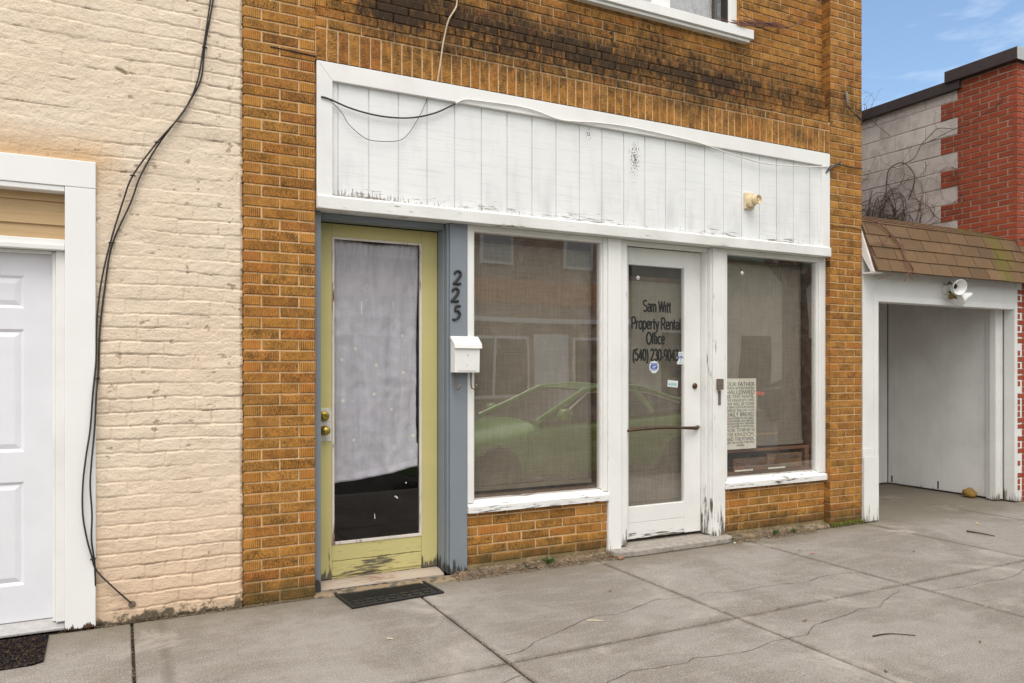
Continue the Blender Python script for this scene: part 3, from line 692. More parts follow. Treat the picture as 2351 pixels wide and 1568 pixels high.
hemz = mt(nt, 'SUBTRACT', s[2], mt(nt, 'MULTIPLY_ADD', mt(nt, 'POWER', mt(nt, 'MAXIMUM', mt(nt, 'DIVIDE', mt(nt, 'SUBTRACT', s[0], 1.262), .61), .0), 1.3), .085, .672))
zt_ = mt(nt, 'ADD', mrange(nt, hemz, .058, .050), mt(nt, 'ADD', mt(nt, 'MULTIPLY', mrange(nt, s[2], 2.235, 2.242), .7), mt(nt, 'MULTIPLY', mrange(nt, mt(nt, 'ABSOLUTE', mt(nt, 'SUBTRACT', s[2], 2.236)), .007, .003), .6))); c_ = mixc(nt, mt(nt, 'MULTIPLY', zt_, .6), c_, (.68, .69, .80))
nt.links.new(c_, b_.inputs['Base Color']); bump(nt, b_, nf, .01, .5)
tr = nt.nodes.new('ShaderNodeBsdfTransparent'); tl = nd(nt, 'ShaderNodeBsdfTranslucent', {'Color': (.5, .5, .55, 1)})
ms = nd(nt, 'ShaderNodeMixShader', {0: .10, 1: b_.outputs[0], 2: tr.outputs[0]}); nt.links.new(ms.outputs[0], nt.nodes['Material Output'].inputs[0])
M['curtain'] = m_
mb = MB(); NX, NZ = 70, 110
for i in range(NZ + 1):
    t = i / NZ
    for k in range(NX + 1):
        u = k / NX
        xr_ = 1.888 - .020 * math.sin(min(1, t * 1.25) * math.pi * .62) * (1 if t < .9 else .4)
        x = 1.262 + (xr_ - 1.262) * u
        zt = 2.326 - .012 * math.sin(math.pi * u) ** 2 * (1 - t)
        zb = .672 + .085 * u ** 1.3 + .003 * math.sin(u * 9)
        z = zt + (zb - zt) * t
        y = .262 + .012 * math.sin(u * 15 + 2.6 * math.sin(t * 3)) * (.2 + t) + .0022 * math.sin(u * 41 + t * 9) + .016 * mnoise.noise(Vector((x * 6, z * 2.2, 0))) + .007 * mnoise.noise(Vector((x * 18, z * 14, 3)))
        if t < .06: y += .012 * math.sin(u * 90) * .4
        mb.v.append((x, y, z))
for i in range(NZ):
    for k in range(NX): q = i * (NX + 1) + k; mb.face((q, q + 1, q + NX + 2, q + NX + 1))
cur = mb.build('curtain', M['curtain'], smooth=True, loc=(1.57, .27, .7), recalc=False); so = cur.modifiers.new('t', 'SOLIDIFY'); so.thickness = .001
tag(cur, 'sheer lavender grey curtain with uneven hem behind the green door glass', 'curtain')
# roller shades
def shade_mat(name, ca, cb, holes=.5):
    m_, nt, b_ = newmat(name, .85, spec=.2); p = wpos(nt); s = sepx(nt, p)
    gx_ = mt(nt, 'SINE', mt(nt, 'MULTIPLY', s[0], 2 * math.pi / .0125)); gz_ = mt(nt, 'SINE', mt(nt, 'MULTIPLY', s[2], 2 * math.pi / .0125))
    n1 = noise(nt, vmul(nt, p, (5, 5, 90)), 1.0, 4, .7); n2 = noise(nt, vmul(nt, p, (110, 110, 5)), 1.0, 3, .6); n3 = noise(nt, p, 2, 3)
    v = mt(nt, 'ADD', mt(nt, 'ADD', n1, n2), mt(nt, 'MULTIPLY', mt(nt, 'ADD', gx_, mt(nt, 'MULTIPLY', gz_, .5)), .07))
    c = mixc(nt, mrange(nt, v, .70, 1.3), ca, cb); c = mixc(nt, mrange(nt, n3, .4, .7, 0, .25), c, tuple(k * .8 for k in ca))
    nt.links.new(c, b_.inputs['Base Color']); bump(nt, b_, v, .001, .4); return m_
M['shade'] = shade_mat('woven taupe shade cloth', (.185, .166, .13), (.315, .283, .226))
M['shade2'] = shade_mat('woven grey brown shade cloth', (.195, .175, .14), (.325, .293, .24))
def shade(x0, x1, y, z0, z1, mat, label, flare=0.0):
    th = thing('roller_shade', label, 'window shade', ((x0 + x1) / 2, y, z0))
    mb = MB(); nx, nz = 24, 40
    for i in range(nz + 1):
        for k in range(nx + 1):
            t = i / nz; u = k / nx; x = x0 + (x1 + flare * (1 - t) ** 6 - x0) * u; z = z0 + (z1 - z0) * t
            mb.v.append((x, y + .004 * mnoise.noise(Vector((x * 3, z * 1.5, y * 9))), z))
    for i in range(nz):
        for k in range(nx): q = i * (nx + 1) + k; mb.face((q, q + 1, q + nx + 2, q + nx + 1))
    o = mb.build('shade_cloth', mat, th, smooth=True, recalc=False); so = o.modifiers.new('t', 'SOLIDIFY'); so.thickness = .0012
    MB().box(x0, x1 + flare, y - .004, y + .004, z0 - .002, z0 + .028).build('hem_bar', mat, th, bevel=.003)
    MB().lathe([(.022, 0), (.022, x1 - x0)], (x0, y + .02, z1 + .02), (1, 0, 0), 16).build('roller', M['darkwood'], th)
    return th
shade(2.250, 3.295, .175, .560, 2.375, M['shade'], 'woven taupe roller shade pulled down behind the large window')
shade(3.655, 4.285, .26, .20, 2.175, M['shade2'], 'woven grey roller shade behind the lettered office door glass')
shade(4.61, 5.600, .185, .760, 2.375, M['shade2'], 'woven grey roller shade stopping above the crate in the right window', .03)
# prayer board
PBX0, PBX1 = 4.600, P(1735, 900, .115)[0]; PBZ0, PBZ1 = .752, P(1700, 869, .115)[1]
pb = thing('prayer_board', 'tall off white wooden board printed with a prayer, leaning inside the right window', 'sign', ((PBX0 + PBX1) / 2, .11, PBZ0))
m_, nt, b_ = newmat('distressed off white board', .7); p = wpos(nt)
n1 = noise(nt, vmul(nt, p, (30, 30, 4)), 1.0, 4); c_ = mixc(nt, mrange(nt, n1, .55, .72, 0, .7), (.86, .87, .77), (.64, .48, .35)); nt.links.new(c_, b_.inputs['Base Color']); M['board'] = m_
MB().box(PBX0, PBX1, .112, .126, PBZ0, PBZ1).build('board', M['board'], pb, bevel=.002)
M['ink'] = plain('charcoal print', (.13, .135, .12), .7)
lines = [('OUR FATHER', 1.0), ('WHICH ART IN HEAVEN,', .55), ('HALLOWED', 1.0), ('BE THY NAME.', .8), ('THY KINGDOM COME,', .65), ('THY WILL BE DONE', .75), ('IN EARTH, AS IT IS IN HEAVEN.', .5),
         ('GIVE US THIS DAY OUR', .65), ('DAILY BREAD.', 1.0), ('AND FORGIVE US OUR DEBTS,', .5), ('AS WE FORGIVE OUR DEBTORS.', .5), ('AND LEAD US NOT INTO TEMPTATION,', .45), ('BUT DELIVER US FROM EVIL.', .5),
         ('FOR THINE IS', .9), ('THE KINGDOM,', .9), ('AND THE POWER,', .9), ('AND THE GLORY, FOR EVER.', .5), ('AMEN', .5)]
tot = sum(l[1] + .16 for l in lines); zc = PBZ1 - .03; unit = (PBZ1 - PBZ0 - .05) / tot; mb = MB()
for t_, h_ in lines:
    hh = unit * h_; wd = (PBX1 - PBX0 - .05) if t_ != 'AMEN' else .09
    text_mb(mb, t_, hh * 1.38, (PBX0 + PBX1) / 2 - wd / 2, .1112, zc - hh, fit=wd, bold=0); zc -= hh + unit * .16
mb.build('printed_text', M['ink'], pb)
# wooden crate with two painted planks
CX0, CX1 = 4.60, 5.655
cr = thing('wooden_crate', 'open stained wood crate lying in the right window below the shade', 'crate', (5.1, .15, .536))
mb = MB(); mb.box(CX0, CX1, .134, .33, .720, .742); mb.box(CX0, CX1, .134, .33, .5365, .556); mb.box(CX0, CX0 + .03, .136, .33, .557, .7195); mb.box(CX1 - .05, CX1, .136, .33, .557, .7195)
mb.build('crate_frame', M['cratewood'], cr, bevel=.002)
MB().box(5.27, 5.31, .16, .33, .557, .7195).build('divider', M['cratewood'], cr, bevel=.002); MB().box(CX0 + .03, CX1 - .05, .322, .328, .557, .7195).build('back_panel', M['interior'], cr)
M['plank'] = wood('scorched plank', (.26, .12, .05), (.09, .035, .018), (6, 60, 40)); M['plank2'] = wood('worn brown plank', (.28, .17, .08), (.09, .045, .022), (6, 60, 30))
def plank(x0, x1, z0, z1, y, mat, lns, label):
    th = thing('painted_plank', label, 'sign', ((x0 + x1) / 2, y, z0), 'painted planks in the window crate')
    MB().box(x0, x1, y, y + .014, z0, z1).build('plank', mat, th, bevel=.002)
    MB().box(x0 + .01, x0 + .22, y - .002, y - .0003, z0, z0 + .014).build('pale_edge', M['board'], th)
    mb = MB(); h = (z1 - z0) / 3.4
    for i, (t_, wd) in enumerate(lns): text_mb(mb, t_, h * 1.05, (x0 + x1) / 2 - wd / 2, y - .0008, z1 - h * (i + 1) * 1.05, fit=wd, bold=.001)
    mb.build('plank_text', M['ink'], th)
plank(4.72, 5.105, .5575, .668, .118, M['plank'], [('ALL THE LITTLE', .34), ('ACTS', .12), ('ARE', .08)], 'dark reddish plank with faded words, left in the crate')
plank(5.115, 5.54, .5575, .690, .120, M['plank2'], [('ALWAYS DO IT', .26), ('FOR', .07), ('SERVICE', .14)], 'brown plank with paler streaks and faded words, right in the crate')
# suction hooks on glass and cords
def hook(X, Y, y, label):
    x, z = P(X, Y, y); th = thing('suction_cup', label, 'suction cup', (x, y, z), 'suction cups on the glass')
    MB().lathe([(.018, 0), (.016, .004), (.008, .008), (.006, .014), (0, .014)], (x, y, z), (0, -1, 0), 16).build('cup', M['white'], th, smooth=True)
    pts = [(x - .008, y + .004, z), (x - .06, y + .004, z + .015), (x - .11, y + .004, z - .02), (x - .115, y + .004, z - .12)] if X < 1600 else [(x, y + .004, z), (x - .02, y + .004, z + .05), (x - .07, y + .004, z + .07), (x - .11, y + .004, z + .10)]
    MB().tube(pts, .0022, 5).build('cord', M['cable'], th)
hook(1464, 638, y1 + .018, 'white suction cup with a cord on the office door glass'); hook(1703, 627, .088, 'white suction cup with a cord on the right window')
# house numbers
def stroke(mb, pts, r, ox, oz, s, y):
    fine = []
    n = len(pts)
    for i in range(n - 1):
        p0 = pts[max(i - 1, 0)]; p1 = pts[i]; p2 = pts[i + 1]; p3 = pts[min(i + 2, n - 1)]
        for k in range(5):
            t = k / 5
            f = lambda a, b, c, d: .5 * ((2 * b) + (-a + c) * t + (2 * a - 5 * b + 4 * c - d) * t * t + (-a + 3 * b - 3 * c + d) * t ** 3)
            fine.append((f(p0[0], p1[0], p2[0], p3[0]), f(p0[1], p1[1], p2[1], p3[1]), p1[2] + (p2[2] - p1[2]) * t))
    fine.append(pts[-1])
    mb.tube([(ox + (a * .95 + c * .08) * s, y, oz + c * s * 1.05) for a, c, _ in fine], [r * w_ for _, _, w_ in fine], 8)
two = [(.08, .74, .9), (.12, .92, 1), (.36, 1.0, 1), (.58, .86, 1.2), (.52, .62, 1.25), (.30, .34, 1.1), (.04, .06, 1.1), (.16, .09, 1.1), (.40, .06, 1.2), (.66, .10, 1.0)]
five = [(.62, .98, 1.1), (.26, .96, 1.0), (.20, .62, .9), (.40, .64, 1.1), (.60, .44, 1.3), (.52, .18, 1.2), (.24, .0, 1.0), (.02, .02, .9)]
for (X, Y, pts, lb) in ((1050, 638, two, 'black metal digit 2, top of the three on the blue post'), (1045, 678, two, 'black metal digit 2, middle one of the three on the blue post'), (1048, 718, five, 'black metal digit 5, lowest of the three on the blue post')):
    x, z = P(X, Y, .048); mb = MB(); stroke(mb, pts, .0084, x - .034, z - .048, .092, .0465)
    o = mb.build('house_number', M['black'], smooth=True, loc=(x, .05, z)); tag(o, lb, 'house number', 'digits of the house number')
# mailbox
bx = thing('mailbox', 'small white wall mailbox with lid below the house number', 'mailbox', (2.14, .05, 1.423))
M['box'] = plain('white enamel', (.80, .80, .79), .35, var=.02)
mb = MB(); mb.prism([(.0495, 1.425), (-.024, 1.425), (-.030, 1.60), (-.012, 1.645), (.0495, 1.660)], 'x', 2.047, 2.236); mb.build('box_body', M['box'], bx, bevel=.003)
mb = MB(); mb.prism([(.0495, 1.663), (.0495, 1.677), (.030, 1.678), (-.040, 1.622), (-.044, 1.592), (-.036, 1.592), (-.0335, 1.617)], 'x', 2.040, 2.248); mb.build('lid', M['box'], bx, bevel=.002)
mb = MB(); mb.box(2.07, 2.215, -.0262, -.0245, 1.436, 1.4375)
mb.build('seam', M['rust'], bx)
for zz in (1.475, 1.545): MB().lathe([(.003, 0), (.003, .003)], (2.143, -.024 - .004 * (zz > 1.5), zz), (0, -1, 0), 8).build('rivet', M['rust'], bx)
for xx in (2.072, 2.196): mb = MB(); mb.tube([(xx, .035, 1.425), (xx, .033, 1.34), (xx, .022, 1.315), (xx + .010, .002, 1.308), (xx + .02, -.012, 1.320), (xx + .02, -.012, 1.345)], .0055, 6); mb.build('paper_hook', M['rust'], bx, smooth=True)
# siren box
sx_, sz_ = P(1720, 464, .01)
sr = thing('alarm_siren', 'cream alarm siren box with round horn on the white planks', 'alarm siren', (sx_, .012, sz_))
mb = MB(); mb.box(sx_ - .065, sx_ + .035, -.012, .0115, sz_ - .065, sz_ + .075); mb.build('back_plate', M['cream'], sr, bevel=.006)
mb = MB(); o8 = [(sx_ - .015 + .052 * math.cos(R(22.5 + 45 * i)), sz_ + .0 + .055 * math.sin(R(22.5 + 45 * i))) for i in range(8)]; mb.prism(o8, 'y', -.045, -.0125); mb.build('housing', M['cream'], sr, bevel=.004)
mb = MB(); mb.lathe([(.030, 0), (.040, .03), (.040, .052), (.034, .052), (.030, .035), (.012, .030), (.010, .045), (0, .045)], (sx_ + .0, -.045, sz_ + .004), (.10, -1, .03), 24); mb.build('horn', M['cream'], sr, smooth=False, bevel=.001)
# old deadbolt box on the white post
dx, dz = P(1649, 882, .04)
lb_ = thing('lock_keep', 'old brown metal lock keep screwed to the chipped white post', 'lock', (dx, .04, dz))
MB().box(dx - .026, dx + .024, .002, .0395, dz - .045, dz + .045).build('keep_box', M['rust'], lb_, bevel=.004); MB().box(dx - .006, dx + .022, .034, .0395, dz - .175, dz - .055).build('strike_plate', M['rust'], lb_, bevel=.003)
# ---- cables
def smooth_path(pts, n=6):
    out = []; m = len(pts)
    for i in range(m - 1):
        p0, p1, p2, p3 = (Vector(pts[max(i - 1, 0)]), Vector(pts[i]), Vector(pts[i + 1]), Vector(pts[min(i + 2, m - 1)]))
        for k in range(n):
            t = k / n; out.append(.5 * ((2 * p1) + (-p0 + p2) * t + (2 * p0 - 5 * p1 + 4 * p2 - p3) * t * t + (-p0 + 3 * p1 - 3 * p2 + p3) * t ** 3))
    out.append(Vector(pts[-1])); return out
def wire(name, label, cat, px, y, r, mat, n=6, parent=None):
    pts = []
    for q in px:
        yy = q[2] if len(q) > 2 else y; x, z = P(q[0], q[1], yy); pts.append((x, yy, z))
    mb = MB(); mb.tube(smooth_path(pts, n), r, 6)
    if parent: return mb.build(name, mat, parent, smooth=True)
    o = mb.build(name, mat, smooth=True, loc=pts[0]); return tag(o, label, cat)
cb = thing('wall_cable', 'pair of loosely twisted black cables hanging down the cream brick wall', 'cable', (-.05, -.015, .3))
A_ = [(489, -60), (483, 0), (467, 108), (452, 190), (420, 258), (358, 330), (305, 403), (283, 460), (253, 558), (232, 650), (222, 740), (220, 830), (213, 905, -.035), (207, 985, -.04), (197, 1050, -.045), (190, 1115, -.045), (190, 1180, -.045), (199, 1235, -.045), (211, 1278, -.04), (222, 1310), (262, 1350), (303, 1386, -.005)]
B_ = [(493, -60), (489, 0), (470, 108), (462, 178), (440, 225), (416, 262), (362, 334), (322, 405), (300, 465), (258, 560), (242, 650), (229, 760), (226, 850), (221, 905, -.035), (217, 985, -.035), (210, 1060, -.045), (207, 1115, -.045), (211, 1180, -.045), (210, 1240, -.045), (217, 1290, -.03), (219, 1345, -.02)]
wire('cable_strand', '', '', A_, -.022, .0050, M['cable'], parent=cb); wire('cable_strand', '', '', B_, -.014, .0050, M['cable'], parent=cb)
for (X, Y) in ((469, 110), (360, 328), (304, 404), (255, 558), (221, 870), (213, 1283)):
    x, z = P(X, Y, -.02); mb = MB(); mb.tube([(x - .012, -.026, z), (x, -.034, z + .002), (x + .013, -.026, z), (x + .014, -.004, z + .006)], .0042, 5); mb.build('cable_clip', M['black'], cb)
x, z = P(303, 1387, -.004); MB().lathe([(.020, 0), (.016, .008), (.006, .010)], (x, .0, z), (0, -1, 0), 12).build('wall_plug', M['rust'], cb)
M['whitewire'] = plain('white wire', (.70, .68, .64), .5, var=.1)
wire('fascia_cable', 'black cable sagging across the left end of the white planks', 'cable', [(737, 222, -.02), (757, 228, -.022), (800, 247), (850, 262), (900, 270), (950, 270), (1000, 259), (1045, 238)], -.012, .0055, M['cable'])
wire('fascia_cable', 'white painted cable running along the top trim of the planks', 'cable', [(1045, 238, -.012), (1067, 229, -.022), (1100, 232), (1180, 243), (1230, 255), (1290, 276), (1370, 282), (1440, 291), (1530, 310), (1610, 330), (1690, 358), (1760, 376), (1830, 382), (1900, 383)], -.023, .0052, M['whitewire'])
wire('thin_wire', 'very thin grey wire looping below the black sagging cable', 'wire', [(757, 229), (785, 260), (800, 285), (830, 312), (855, 323), (910, 324), (935, 310), (960, 272), (975, 240), (990, 200), (1004, 188)], -.010, .0022, M['cable'])
M['tanwire'] = plain('weathered tan wire', (.50, .40, .28), .7, var=.3)
wire('hanging_wire', 'pale wire hanging down the stained brick above the planks', 'wire', [(1052, -40, .07), (1049, 0, .07), (1046, 18, .06), (1030, 45, -.005), (1022, 75), (1016, 105), (1010, 150), (1004, 188)], -.010, .0062, M['tanwire'])
wire('bracket_cable', 'short black cable stub at the right end of the planks', 'cable', [(1896, 397), (1905, 383), (1925, 378), (1945, 383), (1978, 388)], -.02, .006, M['cable'])
# iron bracket on the right pilaster
bk = thing('iron_bracket', 'rusty iron bracket with a frayed line on the right brick pilaster', 'bracket', (P(1945, 225)[0], 0, P(1945, 225)[1]))
pp = lambda X, Y, y=-.02: (P(X, Y, y)[0], y, P(X, Y, y)[1])
MB().tube([pp(1942, 212), pp(1945, 232, -.03), pp(1944, 240, -.04), pp(1950, 250, -.03)], [.014, .014, .012, .009], 8).build('bracket_arm', M['rust'], bk, smooth=True)
mb = MB()
for k in range(5):
    o_ = random.uniform(-3, 3); mb.tube(smooth_path([pp(1948, 247, -.03), pp(1957 + o_, 258 + o_, -.03), pp(1965, 266 + o_, -.02), pp(1979, 279 + o_, -.02)], 4), .003, 5)
mb.build('frayed_line', M['cable'], bk)
bk2 = thing('wire_anchor', 'dark iron wire anchor beside the top right corner of the planks', 'bracket', (P(1920, 380)[0], 0, P(1920, 380)[1]))
MB().tube([pp(1899, 393, -.02), pp(1915, 380, -.035), pp(1931, 371, -.02)], [.006, .013, .006], 6).build('anchor_hook', M['black'], bk2)
wire('thin_wire', 'thin dark wire crossing the right pilaster below the corner of the planks', 'wire', [(1898, 513), (1920, 520), (1950, 522), (1978, 529)], -.008, .0035, M['cable'])
# ================================================================== CREAM PAINTED BRICK BUILDING (left)
TB = thing('painted_brick_building', 'cream painted rough brick building with a white panel door, left of the orange storefront', 'building', (-2.5, 0, 0))
def vnoise(x, y, seed):
    xi = np.floor(x).astype(np.int64); yi = np.floor(y).astype(np.int64); xf = x - xi; yf = y - yi
    def h(a, b):
        n = (a * 374761393 + b * 668265263 + seed * 1442695041) & 0x7fffffff
        n = ((n ^ (n >> 13)) * 1274126177) & 0x7fffffff
        return ((n ^ (n >> 16)) & 0xffff) / 65535.0
    u = xf * xf * (3 - 2 * xf); v = yf * yf * (3 - 2 * yf)
    return (h(xi, yi) * (1 - u) + h(xi + 1, yi) * u) * (1 - v) + (h(xi, yi + 1) * (1 - u) + h(xi + 1, yi + 1) * u) * v
def fbm(x, y, seed, o=4, g=.5):
    s = 0; a = 1; t = 0
    for i in range(o): s = s + a * vnoise(x * 2 ** i, y * 2 ** i, seed + i * 17); t += a; a *= g
    return s / t
DX0, DX1, DZ1 = -1.42, -.128, 2.60
st = .0052
xs = np.arange(-1.60, PL0 + st * .5, st); zs = np.arange(-.02, 4.75, st)
XX, ZZ = np.meshgrid(xs, zs)
wx = XX + .020 * (fbm(XX * 7, ZZ * 7, 3) - .5); wz = ZZ + .026 * (fbm(XX * 3, ZZ * 4, 9, 2) - .5) + .010 * (fbm(XX * 25, ZZ * 25, 19, 2) - .5)
cr_ = wz / .0805; row = np.floor(cr_); fz = cr_ - row
hdr = (row % 6 == 3); Lb = np.where(hdr, .112, .222)
cx_ = wx / Lb + (row % 2) * .5 + .13 * row; colb = np.floor(cx_); fx = (cx_ - colb)
dz_ = np.minimum(fz, 1 - fz) * .0805; dx_ = np.minimum(fx, 1 - fx) * Lb
def hsh(a, b, s): return (np.abs(np.sin(a * 12.9898 + b * 78.233 + s * 37.7) * 43758.5453) % 1.0)
rb = hsh(row, colb, 1)
wjoint = .0075 + .004 * fbm(XX * 6, ZZ * 6, 31)
d = np.minimum(dz_, dx_ * 1.15 + .001)
prof = np.clip(d / wjoint, 0, 1); prof = prof * prof * (3 - 2 * prof)
smear = np.clip(1.75 - 2.2 * fbm(XX * 2.1, ZZ * 2.6, 77, 3) - .35 * np.clip(ZZ - 1.9, 0, 1), .10, 1.0)
lip = np.exp(-((fz - .93) / .05) ** 2) - .9 * np.exp(-((fz - .05) / .045) ** 2)
H = .0068 * prof * smear + .0026 * lip * smear * (fbm(XX * 9, ZZ * 14, 131, 3) > .35) + .004 * (rb - .5) + .0080 * (fbm(XX * 6, ZZ * 11, 41, 4, .5) - .5) + .0034 * (fbm(XX * 24, ZZ * 32, 51, 3, .6) - .5)
ch2 = np.clip((fbm(XX * 17, ZZ * 21, 151, 4, .62) - .735) * 30, 0, 1) * (fbm(XX * 1.8, ZZ * 1.5, 161, 2) > .52)
H = H - .004 * ch2
H += .010 * (fbm(XX * 1.6, ZZ * 1.8, 61, 2) - .5)
crackm = np.clip((fbm(XX * 6.0, ZZ * 9, 91, 4, .6) - .60) * 9, 0, 1) * (dz_ < .0030); H = H - .0022 * crackm
# flaked patch high on the wall
pcx, pcz = P(280, 163)[0], P(280, 163)[1]
pm = np.exp(-(((XX - pcx) / .085) ** 2 + ((ZZ - pcz + .35 * (XX - pcx)) / .030) ** 2)) + .55 * (fbm(XX * 22, ZZ * 30, 5) - .5)
pm = np.clip((pm - .80) * 12, 0, 1); H = H - .008 * pm
base_rag = np.exp(-ZZ / .045) * .014 * fbm(XX * 20, ZZ * 20, 15)
H = H - base_rag
edge = np.clip((PL0 - XX) / .02, 0, 1); H = H - .012 * (1 - edge) * (fbm(XX * 10, ZZ * 22, 101) > .45)
YY = .004 - H
nx_, nz_ = len(xs), len(zs)
me = bpy.data.meshes.new('brick_wall')
verts = np.stack([XX - TB.location.x, YY, ZZ], -1).reshape(-1, 3)
ii = np.arange((nz_ - 1) * (nx_ - 1)); r_ = ii // (nx_ - 1); q_ = ii % (nx_ - 1); a0 = r_ * nx_ + q_
quads = np.stack([a0, a0 + 1, a0 + nx_ + 1, a0 + nx_], -1)
cxm = xs[q_] + st / 2; czm = zs[r_] + st / 2
quads = quads[~((cxm > DX0) & (cxm < DX1 + .0) & (czm < DZ1))]
me.vertices.add(len(verts)); me.vertices.foreach_set('co', verts.ravel())
me.loops.add(quads.size); me.loops.foreach_set('vertex_index', quads.ravel().astype(np.int32))
me.polygons.add(len(quads)); me.polygons.foreach_set('loop_start', (np.arange(len(quads)) * 4).astype(np.int32))
me.update(calc_edges=True)
at = me.attributes.new('chip', 'FLOAT', 'POINT'); at.data.foreach_set('value', np.maximum(pm, ch2 * .8).ravel().astype(np.float32))
at = me.attributes.new('joint', 'FLOAT', 'POINT'); at.data.foreach_set('value', (crackm * 1.0).ravel().astype(np.float32))
me.polygons.foreach_set('use_smooth', [True] * len(me.polygons))
m_, nt, b_ = newmat('cream masonry paint', .72, spec=.25); p = wpos(nt); s = sepx(nt, p)
n1 = noise(nt, p, 1.5, 4); n2 = noise(nt, vmul(nt, p, (12, 12, 20)), 1.0, 5, .65); n3 = noise(nt, p, 90, 3, .7)
c_ = mixc(nt, mrange(nt, n1, .35, .68), (.745, .63, .495), (.70, .57, .435))
c_ = mixc(nt, mrange(nt, n2, .5, .75, 0, .5), c_, (.75, .63, .49))
lowf = mrange(nt, mt(nt, 'ADD', s[2], mt(nt, 'MULTIPLY', mt(nt, 'SUBTRACT', n1, .5), .8)), .85, .1)
c_ = mixc(nt, mt(nt, 'MULTIPLY', lowf, .75), c_, (.67, .48, .33))
rm = mt(nt, 'MULTIPLY', mrange(nt, s[2], 2.40, 2.63), mrange(nt, s[2], 2.80, 2.63)); rm = mt(nt, 'MULTIPLY', rm, mrange(nt, s[0], .05, -.15)); c_ = mixc(nt, mt(nt, 'MULTIPLY', rm, .8), c_, (.55, .34, .16))
fl = mt(nt, 'MULTIPLY', mrange(nt, mt(nt, 'SUBTRACT', noise(nt, p, 13, 5, .7), mt(nt, 'MULTIPLY', s[2], 3.2)), .30, .42), .9)
c_ = mixc(nt, fl, c_, (.07, .06, .04))
jt = attr(nt, 'joint'); c_ = mixc(nt, mt(nt, 'MULTIPLY', jt, .75), c_, (.22, .15, .10)); c_ = mixc(nt, mrange(nt, noise(nt, vmul(nt, p, (30, 30, 75)), 1.0, 4, .7, .6), .56, .72, 0, .30), c_, (.50, .37, .25))
ch = attr(nt, 'chip'); c_ = mixc(nt, mt(nt, 'MULTIPLY', ch, .85), c_, (.33, .24, .17))
c_ = mixc(nt, mt(nt, 'MULTIPLY', mrange(nt, mt(nt, 'ADD', s[0], mt(nt, 'MULTIPLY', n3, .02)), PL0 - .010, PL0), .6), c_, (.42, .30, .19))
nt.links.new(c_, b_.inputs['Base Color']); bump(nt, b_, mt(nt, 'ADD', n3, mt(nt, 'MULTIPLY', noise(nt, vmul(nt, p, (1, 1, 1.4)), 22, 5, .6), 1.6)), .0055, .8); M['tan'] = m_
me.materials.append(m_)
o = bpy.data.objects.new('brick_wall', me); C.objects.link(o); o.parent = TB
mb = MB(); mb.box(-6, -1.601, -.003, .3, -.1, 6.2); mb.box(-1.601, PL0 - .001, -.003, .3, 4.7, 6.2); mb.box(-1.601, DX0 - .03, .03, .3, -.1, 4.7); mb.box(DX1 + .02, PL0 - .001, .03, .3, -.1, 4.7); mb.box(DX0 - .03, DX1 + .02, .03, .3, DZ1 + .02, 4.7)
mb.box(-6, -5.7, .3, 9, -.1, 6.2); mb.box(-6, PL0 - .001, 8.7, 9, -.1, 6.2); mb.box(-6, PL0 - .001, .3, 9, 6.2, 6.3)
mb.build('wall_shell', M['tan'], TB)
# door surround: wide flat casing
M['trimw'] = paint('white casing paint', (.80, .80, .795), under=(.09, .05, .03), wear=1.2, z0=-.01, z1=.10, base_wear=.02, grain='z', dirt=.06, sharp=.02)
mb = MB(); mb.box(-.270, -.121, -.024, .10, .012, 2.455); mb.box(-1.42, -1.272, -.024, .10, .012, 2.455); mb.build('door_casing', M['trimw'], TB, bevel=.004)
MB().box(-1.428, -.1205, -.0255, .10, 2.4555, 2.604).build('head_casing', M['trimw'], TB, bevel=.004)
mb = MB(); mb.box(-1.27, -.2715, -.020, .12, 2.425, 2.4545); mb.box(-1.2705, -.2715, .02, .12, 2.135, 2.168); mb.box(-1.2705, -.2715, -.004, .12, 2.105, 2.1345)
mb.box(-.316, -.2715, .03, .20, .05, 2.1045); mb.box(-.334, -.3165, .055, .20, .05, 2.1025); mb.box(-1.2705, -1.226, .03, .20, .05, 2.1045); mb.box(-1.2255, -.3345, .05, .20, 2.088, 2.1035)
mb.build('door_frame', M['white'], TB, bevel=.004)
m_, nt, b_ = newmat('tan lap siding', .55); p = wpos(nt); n1 = noise(nt, vmul(nt, p, (4, 60, 70)), 1.0, 4, .6)
nt.links.new(mixc(nt, mrange(nt, n1, .3, .7), (.50, .345, .175), (.42, .28, .135)), b_.inputs['Base Color']); bump(nt, b_, n1, .001, .5)
mb = MB()
for (a, c) in ((2.135, 2.25), (2.2505, 2.38), (2.3805, 2.46)): mb.prism([(.055, a), (.068, a), (.073, c), (.066, c)], 'x', -1.27, -.2715)
mb.build('transom_siding', m_, TB)
